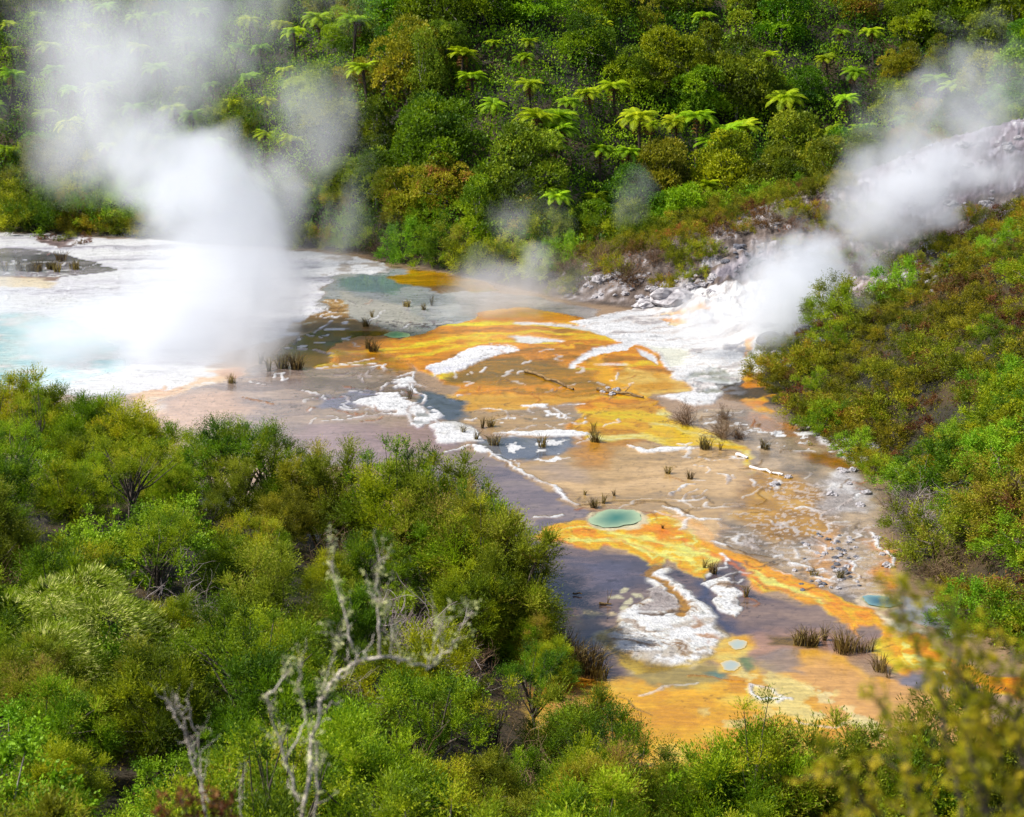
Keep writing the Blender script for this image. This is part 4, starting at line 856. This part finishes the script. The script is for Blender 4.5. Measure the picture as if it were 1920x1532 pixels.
for (u, v, kd) in [(1085, 1400, 'manuka'), (1140, 1395, 'manuka'), (1200, 1385, 'tallplant'), (1240, 1392, 'leafy'), (1290, 1405, 'manuka'), (1345, 1385, 'manuka'), (1395, 1330, 'manuka'), (1440, 1300, 'tallplant'), (1450, 1355, 'manuka'), (1510, 1365, 'manuka'), (1565, 1352, 'manuka'), (1620, 1385, 'manuka'),
                  (1680, 1375, 'leafy'), (1740, 1360, 'manuka'), (1800, 1335, 'leafy'), (1850, 1300, 'manuka'), (1900, 1285, 'manuka'), (1120, 1450, 'manuka'), (1260, 1450, 'manuka')]:
    v += 22 if u < 1350 else 8; y = 27.5; d = raydir(u, v); zt = CAM_Z + d[2] / d[1] * y; x = d[0] / d[1] * y; s = float(np.clip((zt - float(Z(x, y))) / HT[kd], .45, 1.5)); done.append((x, y))
    place(kd, KN[kd][1], x, y, s, fgname(kd, u, v, True), KN[kd][2], 'plants of the foreground thicket', rng=rng)
pts = scatter(rng, 16000, (-26, 12), (9.5, 70), 2.0, fg_ok, list(done), lambda x, y: 1.62 + .010 * max(0, y - 20))
pts.sort(key=lambda p: p[1])
print('foreground plants', len(pts))
for (x, y) in pts[:240]:
    zt = float(Z(x, y)); u, v = project(x, y, zt + 2.0); q = rng.rand(); kd = 'manuka'
    if v > 1100 and u < 420 and q < .45: kd = 'leafy'
    elif q < .05: kd = 'greytwigs'
    elif q < .10: kd = 'browntwigs'
    elif q < .18: kd = 'leafy'
    elif q < .30: kd = 'umbrella'
    elif q < .36: kd = 'tallplant'
    s = .50 + .55 * rng.rand() ** .8
    if x > 2.2: s *= .72
    if y > LB(x) - 3.5: s = min(s, .7)
    if -3 < x < 2.2 and y > 41 and x > float(np.interp(y, [36, 42, 47, 52], [2.4, 1.9, .4, -2.4])) - 1.6: continue
    if y < 17: s *= .8
    if kd in ('greytwigs', 'browntwigs'): s *= 1.5
    place(kd, KN[kd][1], x, y, s, fgname(kd, u, v, x > 2.2), KN[kd][2], 'plants of the foreground thicket', rng=rng)
# drooping pale plumed shrub at the left
rng = RS(33); mb = MB(); bx_, by_ = hit(150, 1130, 2.6)[:2]
lobes = dome(rng, 1.9, 3.1, 26, .5, .8, .25); p, d, i = shell(rng, lobes, 3600, .1)
d = nrm(d * [1, 1, .5] + np.array([.35, -.1, .1])); leaves(mb, p, d, .55 * (.6 + .8 * rng.rand(len(p))), 9, .15, .017, .12 + .35 * rng.rand(len(p)) + .5 * (rng.rand(len(p)) > .74) * (p[:, 2] > 1.2), rng, .16, 1.0)
o = link('plumed_shrub', None, loc=(bx_, by_, float(Z(bx_, by_)) - .1)); tag(o, 'drooping shrub with pale straw-tipped plumes at the left edge of the thicket', 'shrub')
link('crown', mb.mesh('plume_crown', M['plume']), o); tb = MB(); limbs(tb, rng, lobes, 1.5, .06, 7); link('trunk', tb.mesh('plume_trunk', M['bark'], True), o)

# undergrowth and heath carpets (uncountable)
def carpet(name, label, n, xr, yr, ok, mat, ll, lw, slen, k, seed, cat='undergrowth', lift=.25):
    r = RS(seed); X = r.uniform(*xr, n); Y = r.uniform(*yr, n); K = ok(X, Y); X, Y = X[K], Y[K]; z = Z(X, Y)
    P = np.stack([X, Y, z + lift * (r.rand(len(X)) ** .5) * (.25 + 1.1 * np.clip(fbm(X * .45, Y * .45, 3, 77) - .25, 0, 1))], 1); D = nrm(r.normal(0, .5, (len(X), 3)) + np.array([0, 0, 1.]))
    mb = MB(); t = np.clip(fbm(X * .5, Y * .5, 3, 9) * 1.6 - .35 + r.normal(0, .12, len(X)), 0, 1)
    leaves(mb, P, D, slen * (.5 + r.rand(len(X))), k, ll, lw, t, r, .9)
    tag(link(name, mb.mesh(name, M[mat])), label, cat, kind='stuff')
carpet('undergrowth', 'dark leafy undergrowth between the trees of the far hillside', 230000, (-62, 62), (108, 175), lambda X, Y: (Y > YB(X)) & inview(X, Y, 1), 'broad', .22, .12, .4, 2, 11, lift=3.4)
carpet('heath_cover', 'low yellow and rusty heath covering the right hand slope', 46000, (13, 38), (38, 92), lambda X, Y: (X > foot(Y) + .2) & (Y < 88 + .2 * (X - 14)) & inview(X, Y, 1), 'heath', .10, .035, .25, 3, 12, 'heath')
carpet('heath_cover', 'rusty low scrub on the rocky spur', 16000, (2, 48), (92, 130), lambda X, Y: sp_ok(X, Y) & spur_keep(X, Y), 'rust', .14, .05, .3, 3, 13, 'heath')
carpet('undergrowth', 'green undergrowth beneath the foreground thicket', 16000, (-26, 14), (8, 70), lambda X, Y: ((X < 1.4) & (Y < LB(X)) | (X >= 1.2) & (Y < 33)) & inview(X, Y, 1, 200), 'olive', .08, .03, .3, 4, 14, lift=.1)

# ------------------------------------------------------------------ reeds on the terrace
RE = [(1024, 1240, 2, 1.0, 'left clump of the big rush bed beside the thicket'), (1052, 1250, 2, 1.05, 'middle clump of the big rush bed beside the thicket'), (1078, 1256, 2, .9, 'right clump of the big rush bed beside the thicket'),
      (1104, 1262, 2, .95, 'outer clump of the big rush bed beside the thicket'), (1125, 1272, 1, .8, 'thin rush clump at the end of the big bed'), (1057, 1218, 0, 1.1, 'tall rushes behind the big bed'),
      (1498, 1208, 0, .75, 'left clump in the row of rushes on the olive patch'), (1515, 1210, 0, .95, 'middle clump in the row of rushes on the olive patch'), (1528, 1208, 1, .8, 'right clump in the row of rushes on the olive patch'),
      (1545, 1200, 3, .8, 'thin rushes just right of the olive patch'), (1584, 1222, 2, .72, 'round dark rush clump left of the yellow flat'), (1615, 1222, 0, .7, 'small rush clump at the edge of the yellow flat'), (1633, 1222, 1, .7, 'small rush clump next to the yellow flat'),
      (1650, 1258, 0, .8, 'dark rush clump at the end of the slate pool'), (1665, 1270, 1, .6, 'low ragged rushes beside the slate pool'), (1337, 1075, 1, .8, 'upright rushes above the small white island'), (1320, 1065, 3, .6, 'thin rushes left of the small white island'),
      (1016, 838, 1, 1.0, 'rush clump standing in the slate water by white crust'), (1116, 828, 0, .9, 'rush clump on the yellow reflection'), (1113, 812, 3, .8, 'thin rushes at the tip of the white strip'), (920, 800, 1, .9, 'rushes at the right end of the white plate'),
      (904, 803, 3, .8, 'slim rushes on the white plate'), (927, 834, 0, .9, 'rushes below the right end of the white plate'), (868, 812, 3, .9, 'rushes in the middle of the white plate'), (892, 826, 3, .9, 'rushes on the lower edge of the white plate'),
      (1323, 842, 1, 1.0, 'rushes right of the lower white strip'), (1350, 845, 3, .6, 'tiny rushes further right of the lower white strip'), (1252, 888, 1, .7, 'left of two rush tufts on the tan sheet'), (1294, 898, 1, .7, 'right of two rush tufts on the tan sheet'),
      (1114, 952, 0, .6, 'rush tuft above the teal pool'), (1131, 944, 3, .7, 'slim rush tuft above and right of the first one by the teal pool'), (1152, 930, 3, .5, 'tiny rush tuft over the teal pool'), (1096, 928, 3, .5, 'tiny tuft on the tan sheet left of the teal pool'),
      (1435, 842, 1, .8, 'rush tuft beside the white plates of the brown shallows'), (1576, 1084, 0, .5, 'green rush tuft on the gravelly flat'), (1525, 1080, 1, .5, 'dark tuft on the gravelly flat'), (1242, 992, 3, .4, 'lone tiny tuft on the orange flow'),
      (530, 690, 0, 1.3, 'leftmost of the tall rushes on the lavender flat'), (556, 692, 0, 1.4, 'right hand tall rushes on the lavender flat'), (505, 695, 3, 1.3, 'slim rushes on the lavender flat left of the tall pair'), (488, 682, 3, 1.1, 'faint rushes at the edge of the big steam cloud'),
      (700, 660, 0, 1.1, 'rushes on the left ochre tongue'), (688, 655, 3, 1.1, 'slim rushes on the left ochre tongue'), (762, 575, 1, .9, 'left rush tuft in the blue-grey shallows'), (795, 581, 1, .8, 'middle rush tuft in the blue-grey shallows'),
      (810, 573, 1, .8, 'right rush tuft in the blue-grey shallows'), (686, 612, 0, .8, 'rush tuft on the pale bank'), (698, 595, 3, .8, 'tiny rush tuft on the pale bank'), (435, 718, 1, .8, 'small brown tuft on the orange stained flat'),
      (767, 748, 1, .9, 'brown tuft among the white cracks'), (1398, 1120, 3, .8, 'thin stalks right of the small white island')]
for (u, v) in ((10, 508), (32, 507), (40, 508), (57, 508), (68, 509), (93, 505), (100, 506), (108, 510), (115, 490), (75, 508), (140, 505)):
    RE.append((u, v, 1, 1.3, 'dark rushes in the row on the grey flat at far left'))
for (u, v, i, s, lab) in RE:
    h = hit(u, v)
    place('reeds', 'rush_clump', h[0], h[1], s, lab, 'rushes', 'rushes on the terrace', rng=RS(u * 7 + v), idx=i if i in (2, 3) else (i, 4, i, 5)[(u + v) % 4], z=h[2] - .01, sz=(.8, 1.0, .9, 1.15)[(u * 3 + v) % 4])
for (u, v, s, lab) in [(1285, 795, .75, 'bare dark bush beside the white sinter foot'), (1352, 820, .8, 'leafless dark bush on the brown shallows'), (1358, 785, .5, 'small flat dark bush above the brown shallows'), (1382, 822, .5, 'low bush with a fallen stick in the brown shallows')]:
    h = hit(u, v); place('browntwigs', 'twiggy_shrub', h[0], h[1], s, lab, 'shrub', None, rng=RS(u), z=h[2])
# small plants on the far left flat
for j, (u, v) in enumerate([(112, 452), (150, 458), (166, 455), (130, 446), (100, 446), (80, 448), (145, 441), (160, 444)]):
    h = hit(u, v); place('rustshrub' if j % 3 else 'heath', 'heath_shrub', h[0], h[1], .42 + .1 * (j % 2), 'small low shrub on the brown patch at far left', 'shrub', 'small shrubs on the far left flat', rng=RS(u), parts=False)

# ------------------------------------------------------------------ logs and sticks
def log(name, pix, r, mat, label, cat='log', stubs=0, lift=.05):
    pts = [np.array(hit(*p)) for p in pix]; rng = RS(len(pix) + pix[0][0]); pts = [p + [0, 0, r * .6 + lift * rng.rand()] for p in pts]
    mb = MB(); dense = []
    for a, b in zip(pts[:-1], pts[1:]):
        for t in (0, .33, .66): dense.append(a + (b - a) * t + rng.normal(0, .02, 3))
    dense.append(pts[-1]); n = len(dense)
    mb.tube(dense, r * np.linspace(1, .55, n) * (1 + .2 * rng.rand(n)), 7)
    for s in range(stubs):
        b = dense[rng.randint(1, n - 1)]; d = nrm(rng.normal(0, 1, 3) + [0, 0, .8]); mb.tube([b, b + d * .25, b + d * .5 + rng.normal(0, .05, 3)], [r * .4, r * .25, r * .1], 5)
    tag(link(name, mb.mesh(name, M[mat], True)), label, cat)
log('fallen_log', [(984, 699), (1005, 703), (1022, 712), (1040, 717), (1075, 732)], .085, 'brownlog', 'long dark mossy log lying across the ochre apron', stubs=3)
log('fallen_log', [(1120, 732), (1150, 738), (1180, 742), (1206, 747)], .09, 'brownlog', 'mossy log at the tip of the orange stream beside rubble', stubs=3)
log('bleached_log', [(1405, 877), (1435, 884), (1468, 893)], .065, 'whitewood', 'white crusted log on the brown shallows', stubs=3)
log('bleached_log', [(1381, 854), (1402, 861)], .08, 'whitewood', 'short white log by the bend of the cream flow')
log('stick', [(1008, 1130), (1042, 1131)], .05, 'whitewood', 'pale stick lying in slate water beside the thicket', 'stick')
log('stick', [(1074, 1116), (1091, 1117)], .035, 'brownlog', 'dark stick floating in the slate water', 'stick')
log('stick', [(1126, 1134), (1146, 1136)], .045, 'brownlog', 'dark knobbly stick left of the white sinter', 'stick', stubs=2)
log('stick', [(1770, 1265), (1780, 1286)], .03, 'whitewood', 'white forked stick at the slate pool', 'stick', stubs=1)
log('stick', [(1380, 812), (1392, 824)], .05, 'brownlog', 'dark stick leaning beside the low bush', 'stick')
# rocks
def rock(u, v, s, mat, label, group=None, sq=.6):
    h = hit(u, v); rng = RS(int(u * 13 + v)); import bmesh
    bm = bmesh.new(); bmesh.ops.create_icosphere(bm, subdivisions=3, radius=1)
    off = rng.rand() * 50
    for q in bm.verts:
        c = q.co; n = float(fbm(np.array([c.x * 1.6 + off + c.z * 1.1]), np.array([c.y * 1.6 - c.z * .9]), 5, 7)[0]); q.co = c * (.30 + 1.4 * n)
        q.co.z *= sq
    m = bpy.data.meshes.new('rock'); bm.to_mesh(m); bm.free(); m.materials.append(M[mat])
    o = link('rock', m, loc=(h[0], h[1], h[2] + .1 * s)); o.scale = (s, s, s); o.rotation_euler = (0, 0, rng.rand() * 6); tag(o, label, 'rock', group)
rock(1262, 562, 1.3, 'rock', 'rounded grey boulder at the top of the white fan', sq=.45)
rock(1216, 572, 1.0, 'rock', 'low flat grey boulder left of the rounded one', sq=.35)
rock(1443, 640, .75, 'darkrock', 'dark steaming boulder at the foot of the gully')
rock(1455, 650, .5, 'darkrock', 'smaller dark rock beside the steaming boulder')
rock(1452, 668, .5, 'rock', 'grey rock under the shrubs at the fan edge')
rr_ = RS(5)
for (a, b, c_, d_, n, mt, lab) in [(1100, 1340, 512, 560, 60, 'rock', 'grey broken rock scattered below the spur shrubs'), (1360, 1500, 455, 520, 34, 'darkrock', 'dark rock in the band below the brown knoll'), (1430, 1540, 610, 690, 26, 'darkrock', 'dark rock on the gully rim by the green slope'),
                                  (1600, 1910, 240, 400, 60, 'rock', 'pale lilac rock on the bare right ridge'), (1520, 1760, 440, 560, 40, 'rock', 'pinkish rock on the gully side')]:
    for j in range(n):
        u = rr_.uniform(a, b); v = rr_.uniform(c_, d_)
        if hit(u, v) is None or hit(u, v)[1] < 82 or sdpoly(np.array([hit(u, v)[0]]), np.array([hit(u, v)[1]]), FLAT_POLY)[0] < .3: continue
        rock(u, v, .14 + .34 * rr_.rand() ** 2.5, mt, lab, 'loose rocks of the gully')
for j in range(70):
    u = rr_.normal(1565, 28); v = rr_.uniform(1000, 1110); rock(u, v, .05 + .07 * rr_.rand(), 'rock' if j % 2 else 'darkrock', 'small stone on the gravelly flat', 'stones on the gravelly flat')
for j, (u, v) in enumerate([(1592, 908), (1583, 884), (1560, 928), (1575, 880), (1600, 882), (1625, 925), (1645, 1010), (1655, 1040), (1665, 1062), (1612, 948), (1478, 895), (1452, 910), (1570, 1072), (1520, 1070), (1140, 728), (1155, 732), (1130, 735), (1148, 740)]):
    rock(u, v, .12 + .1 * rr_.rand(), 'rock', 'pale crusted stone %s' % where_u(u, [(1300, 'in the rubble beside the mossy log'), (1500, 'by the white crusted log'), (1630, 'on the pale flat below the grey bushes'), (9000, 'at the foot of the right hand bank')]), 'crusted stones')

# ------------------------------------------------------------------ nearest plants: lichen-covered dead branches and the soft shrub
def at(u, v, y):
    d = raydir(u, v); return d * (y / d[1]) + np.array([0, 0, CAM_Z])
def dead_branches(paths, y0, base, label, seed, lich=1.0):
    rng = RS(seed); o = link('dead_shrub', None, loc=base); tag(o, label, 'dead shrub'); wb = MB(); lb = MB(); B0 = np.array(base)
    def add(pts, r0, r1, lev):
        n = len(pts); D = []
        for a, b in zip(pts[:-1], pts[1:]):
            for t in (0, .25, .5, .75): D.append(a + (b - a) * t + rng.normal(0, .008, 3))
        D.append(pts[-1]); D = np.array(D); wb.tube(D - B0, np.linspace(r0, r1, len(D)), 6)
        for q in range(int(len(D) * .24 * lich)):
            i = rng.randint(len(D)); p = D[i] + rng.normal(0, .008, 3) - B0; K = 9 if rng.rand() < .25 else 3
            leaves(lb, p[None].repeat(K, 0) + rng.normal(0, .010, (K, 3)), nrm(rng.normal(0, 1, (K, 3))), np.full(K, .012), 2, .015, .010, rng.rand(K), rng, 1)
        if lev:
            for q in range(int(2 * len(pts))):
                i = rng.randint(1, len(D) - 1); d = nrm((D[i] - D[i - 1]) * 8 + rng.normal(0, .6, 3) * .6 + [0, 0, .35]); Lq = .05 + .12 * rng.rand()
                add([D[i], D[i] + d * Lq * .5 + rng.normal(0, .015, 3), D[i] + d * Lq + rng.normal(0, .02, 3) + [0, 0, .04]], r0 * .3, r0 * .12, 0)
    for path, r0, r1 in paths: add([at(u, v, y0 + dy) for (u, v, dy) in path], r0 * .62, r1 * .7, 1)
    link('branches', wb.mesh('branches', M['lichenwood'], True), o)
    if lich > 1: link('lichen', lb.mesh('lichen', M['lichen']), o)
yb = 7.2
dead_branches([([(560, 1640, 0), (572, 1500, 0), (585, 1400, .1), (600, 1320, .1), (630, 1268, .15), (668, 1240, .2), (715, 1233, .2), (760, 1240, .25), (800, 1250, .3)], .018, .008),
               ([(800, 1250, .3), (838, 1225, .3), (860, 1185, .3), (888, 1148, .3)], .008, .003), ([(668, 1240, .2), (655, 1190, .2), (640, 1130, .25), (620, 1050, .3)], .009, .003),
               ([(715, 1233, .2), (712, 1160, .2), (706, 1100, .2), (709, 1040, .2)], .012, .004), ([(735, 1236, .2), (738, 1180, .2), (722, 1120, .2)], .007, .003), ([(560, 1500, 0), (535, 1420, 0), (520, 1370, 0), (500, 1300, -.1), (545, 1260, 0)], .012, .004),
               ([(535, 1420, 0), (575, 1350, .1), (560, 1280, .1), (565, 1240, 0)], .008, .003), ([(600, 1320, .1), (612, 1270, 0), (640, 1180, 0)], .006, .002), ([(800, 1250, .3), (820, 1190, .3), (832, 1140, .3)], .006, .002), ([(590, 1550, 0), (600, 1450, -.1), (590, 1390, -.1)], .012, .005)],
              yb, tuple(at(560, 1640, yb)), 'large pale dead shrub with lichen and an arching branch, in front of the thicket', 71, 1.3)
dead_branches([([(400, 1640, 0), (385, 1500, 0), (362, 1430, 0), (345, 1370, 0), (330, 1340, 0), (310, 1318, 0)], .012, .004), ([(362, 1430, 0), (368, 1380, 0), (350, 1310, 0)], .007, .003), ([(345, 1370, 0), (342, 1330, 0), (322, 1300, 0)], .006, .002),
               ([(390, 1510, 0), (378, 1440, .1), (372, 1385, .1)], .008, .003)], 7.6, tuple(at(400, 1640, 7.6)), 'smaller pale dead shrub with lichen at the lower left', 72, .8)
dead_branches([([(470, 1640, 0), (455, 1540, 0), (448, 1480, 0), (460, 1430, 0)], .007, .002)], 8.2, tuple(at(470, 1640, 8.2)), 'thin dead stalk between the two lichen covered shrubs', 73, .6)

def near_shrub(stems, y0, base, label, seed, mat, ll=.028, lw=.012, dens=1.0):
    rng = RS(seed); o = link('near_shrub', None, loc=base); tag(o, label, 'shrub'); wb = MB(); lb = MB(); B0 = np.array(base)
    for path in stems:
        P = np.array([at(u, v, y0 + dy) for (u, v, dy) in path]); D = []
        for a, b in zip(P[:-1], P[1:]):
            for t in np.linspace(0, 1, 8, endpoint=False): D.append(a + (b - a) * t + rng.normal(0, .006, 3))
        D = np.array(D + [P[-1]]) - B0; wb.tube(D, np.linspace(.008, .0025, len(D)), 5)
        for i in range(3, len(D)):
            for q in range(1):
                d = nrm(nrm(D[i] - D[i - 1]) * .9 + rng.normal(0, .6, 3)); Lq = .06 + .13 * rng.rand() * (1.2 - .8 * i / len(D))
                e = D[i] + d * Lq; wb.tube([D[i], e], [.002, .001], 3)
                K = int(5 * dens) + 2; tt = rng.rand(K)[:, None]; pb = D[i] + d * Lq * tt
                leaves(lb, pb, nrm(d + rng.normal(0, .3, (K, 3))), np.full(K, .04), 5, ll, lw, np.clip(rng.rand() * .75 + .15 + rng.normal(0, .12, K), 0, 1), rng, .8)
    link('stems', wb.mesh('stems', M['bark'], True), o); link('foliage', lb.mesh('foliage', M[mat]), o)
st = [[(1830, 1680, 0), (1790, 1450, 0), (1760, 1300, 0), (1700, 1180, .1), (1690, 1095, .1)], [(1900, 1700, 0), (1890, 1480, .1), (1850, 1330, .1), (1780, 1220, .1), (1740, 1150, .1)], [(1950, 1680, 0), (1930, 1450, 0), (1900, 1320, 0), (1830, 1240, 0)],
      [(1720, 1700, 0), (1660, 1560, 0), (1600, 1470, 0), (1560, 1430, 0)], [(1780, 1680, .1), (1730, 1500, .1), (1690, 1400, .1), (1660, 1330, .1)], [(1860, 1650, 0), (1820, 1420, -.1), (1800, 1300, -.1), (1790, 1200, -.1)],
      [(1960, 1600, 0), (1920, 1400, .1), (1905, 1280, .1), (1890, 1210, .2)], [(1900, 1680, -.2), (1870, 1560, -.2), (1840, 1480, -.2), (1815, 1400, -.2)], [(1700, 1720, .2), (1650, 1620, .2), (1590, 1540, .2)],
      [(1930, 1700, -.1), (1910, 1560, -.1), (1925, 1450, -.1), (1900, 1380, -.1)], [(1760, 1700, -.1), (1720, 1580, -.1), (1700, 1480, -.1)]]
near_shrub(st, 3.8, tuple(at(1850, 1750, 3.8)), 'yellow-green shrub with reddish tips nearest the camera at the lower right', 81, 'front', .021, .010, .6)
st = [[(350, 1680, 0), (320, 1580, 0), (290, 1520, 0)], [(380, 1680, 0), (390, 1560, 0), (400, 1500, 0)], [(340, 1680, 0), (360, 1570, 0), (340, 1500, 0)], [(420, 1680, 0), (430, 1570, 0), (420, 1520, 0)]]
near_shrub(st, 7.0, tuple(at(370, 1700, 7.0)), 'rust and green shrub tips at the bottom edge below the small dead shrub', 82, 'rust', dens=.8)

# ------------------------------------------------------------------ steam
def steam(puffs, dens, label, nscale=.22, erode=.75, fall=1.0, seed=0, group=None, stretch=(1, 1, 1)):
    """puffs: (u, v, distance y, radius in px, weight)"""
    import bmesh
    pf = []
    for (u, v, y, rp, wt) in puffs:
        p = at(u, v, y); pf.append((p, rp * np.linalg.norm(p - [0, 0, CAM_Z]) / FPX, wt))
    bm = bmesh.new()
    for p, r, wt in pf:
        res = bmesh.ops.create_icosphere(bm, subdivisions=3, radius=r * 1.0)
        bmesh.ops.translate(bm, verts=res['verts'], vec=Vector(p))
    m = bpy.data.meshes.new('steam_raw'); bm.to_mesh(m); bm.free()
    tmp = bpy.data.objects.new('steam_raw', m); C.objects.link(tmp)
    md = tmp.modifiers.new('r', 'REMESH'); md.mode = 'VOXEL'; md.voxel_size = max(.35, np.mean([q[1] for q in pf]) * .16)
    dg = bpy.context.evaluated_depsgraph_get(); me = bpy.data.meshes.new_from_object(tmp.evaluated_get(dg)); me.name = 'steam'
    bpy.data.objects.remove(tmp); bpy.data.meshes.remove(m)
    mt = bpy.data.materials.new('steam'); mt.use_nodes = True; N = mt.node_tree.nodes; L = mt.node_tree.links; N.remove(N['Principled BSDF'])
    tc = N.new('ShaderNodeTexCoord')
    def math_(op, a, b=None, c=None, clamp=False):
        n = N.new('ShaderNodeMath'); n.operation = op; n.use_clamp = clamp
        for i, q in enumerate((a, b, c)):
            if q is None: continue
            if isinstance(q, (int, float)): n.inputs[i].default_value = q
            else: L.new(q, n.inputs[i])
        return n.outputs[0]
    # warp the lookup a little so puffs are not round
    nw = N.new('ShaderNodeTexNoise'); nw.inputs['Scale'].default_value = nscale * .7; nw.inputs['Detail'].default_value = 2; L.new(tc.outputs['Object'], nw.inputs['Vector'])
    sb = N.new('ShaderNodeVectorMath'); sb.operation = 'SUBTRACT'; L.new(nw.outputs['Color'], sb.inputs[0]); sb.inputs[1].default_value = (.5, .5, .5)
    rm = float(np.mean([q[1] for q in pf]))
    sc2 = N.new('ShaderNodeVectorMath'); sc2.operation = 'SCALE'; L.new(sb.outputs[0], sc2.inputs[0]); sc2.inputs['Scale'].default_value = rm * 1.1
    wp = N.new('ShaderNodeVectorMath'); wp.operation = 'ADD'; L.new(tc.outputs['Object'], wp.inputs[0]); L.new(sc2.outputs[0], wp.inputs[1])
    tot = None
    for p, r, wt in pf:
        d = N.new('ShaderNodeVectorMath'); d.operation = 'DISTANCE'; L.new(wp.outputs[0], d.inputs[0]); d.inputs[1].default_value = tuple(p)
        q = math_('SUBTRACT', 1.0, math_('DIVIDE', d.outputs['Value'], r), clamp=True)
        q = math_('MULTIPLY', q, wt)
        tot = q if tot is None else math_('ADD', tot, q)
    nz = N.new('ShaderNodeTexNoise'); nz.inputs['Scale'].default_value = nscale; nz.inputs['Detail'].default_value = 6; nz.inputs['Roughness'].default_value = .55; nz.inputs['Distortion'].default_value = .4
    mp = N.new('ShaderNodeMapping'); mp.inputs['Location'].default_value = (seed * 3.3, 0, 0); mp.inputs['Scale'].default_value = stretch
    L.new(tc.outputs['Object'], mp.inputs['Vector']); L.new(mp.outputs[0], nz.inputs['Vector'])
    e = math_('MULTIPLY', math_('SUBTRACT', .60, nz.outputs['Fac']), erode * 4.2)
    edge = math_('MULTIPLY', tot, 2.2, clamp=True)
    f = math_('MULTIPLY', math_('SUBTRACT', math_('MULTIPLY', tot, 1.15), e), edge, clamp=True)
    f = math_('POWER', f, fall)
    dn = math_('MULTIPLY', f, dens)
    pv = N.new('ShaderNodeVolumePrincipled'); pv.inputs['Color'].default_value = (.885, .902, .930, 1); pv.inputs['Anisotropy'].default_value = .25
    L.new(dn, pv.inputs['Density']); L.new(pv.outputs[0], N['Material Output'].inputs['Volume'])
    me.materials.clear(); me.materials.append(mt)
    tag(link('steam', me), label, 'steam', group, kind='stuff')
steam([(370, 315, 92, 155, 1), (450, 345, 91, 155, .95), (265, 310, 93, 140, .85), (505, 425, 90, 145, .9), (420, 430, 90, 150, .8), (535, 500, 89, 140, .8), (430, 530, 88, 160, .85), (320, 590, 87, 165, .85),
       (480, 600, 86, 145, .8), (230, 610, 86, 165, .8), (370, 650, 84, 145, .75), (190, 640, 84, 150, .7), (90, 600, 86, 150, .6), (300, 695, 81, 100, .45), (450, 665, 82, 110, .5), (330, 460, 91, 130, .6), (570, 550, 88, 110, .5), (180, 520, 90, 130, .45), (0, 560, 88, 120, .4), (90, 690, 82, 100, .4)],
      .46, 'dense white steam cloud rising from the milky blue pool on the left', .19, .95, 1.0, 1)
steam([(170, 170, 112, 230, .8), (260, 60, 118, 240, .65), (110, 60, 118, 220, .5), (380, 40, 120, 220, .5), (500, 0, 122, 210, .5), (620, 220, 106, 140, .5), (570, 250, 106, 120, .4), (590, 340, 102, 150, .5), (250, 230, 108, 190, .8), (170, 270, 104, 130, .6), (660, 430, 101, 110, .4), (560, 160, 112, 130, .35)],
      .14, 'thin high steam drifting over the hillside at the upper left', .20, 1.0, 1.0, 2, stretch=(1, 1, .55))
steam([(1700, 345, 99, 130, 1), (1640, 345, 99, 110, .75), (1775, 325, 101, 125, .85), (1725, 405, 98, 95, .8), (1620, 425, 97, 85, .6), (1850, 320, 103, 110, .5), (1570, 465, 95, 75, .6)],
      .62, 'white steam puff on the upper right ridge', .30, .95, 1.0, 3)
steam([(1750, 210, 108, 150, .8), (1835, 150, 110, 150, .75), (1680, 250, 106, 130, .65), (1640, 310, 102, 110, .65), (1880, 260, 106, 150, .6), (1920, 350, 104, 130, .5)],
      .20, 'thin bluish steam trailing above the right hand ridge', .28, .95, 1.0, 4)
steam([(1505, 550, 88, 125, 1), (1430, 580, 86, 120, .95), (1560, 515, 89, 100, .8), (1490, 495, 90, 105, .8), (1400, 545, 90, 95, .65), (1360, 610, 84, 90, .6), (1590, 570, 84, 55, .6), (1300, 610, 85, 75, .45), (1650, 495, 88, 65, .65), (1715, 455, 90, 60, .6), (1455, 630, 83, 75, .6), (1570, 450, 93, 70, .6)],
      .85, 'white steam over the sinter fan and gully on the right', .32, .95, 1.0, 5)
steam([(1000, 545, 97, 110, .7), (930, 560, 96, 115, .7), (860, 575, 95, 95, .6), (1010, 500, 100, 80, .6), (1070, 560, 95, 85, .5), (980, 420, 103, 110, .55), (1170, 470, 102, 40, .5), (1190, 340, 105, 55, .42), (1178, 390, 104, 50, .42), (1165, 430, 103, 45, .42)],
      .26, 'faint wisps of steam at the back of the orange apron', .30, .9, 1.0, 6)
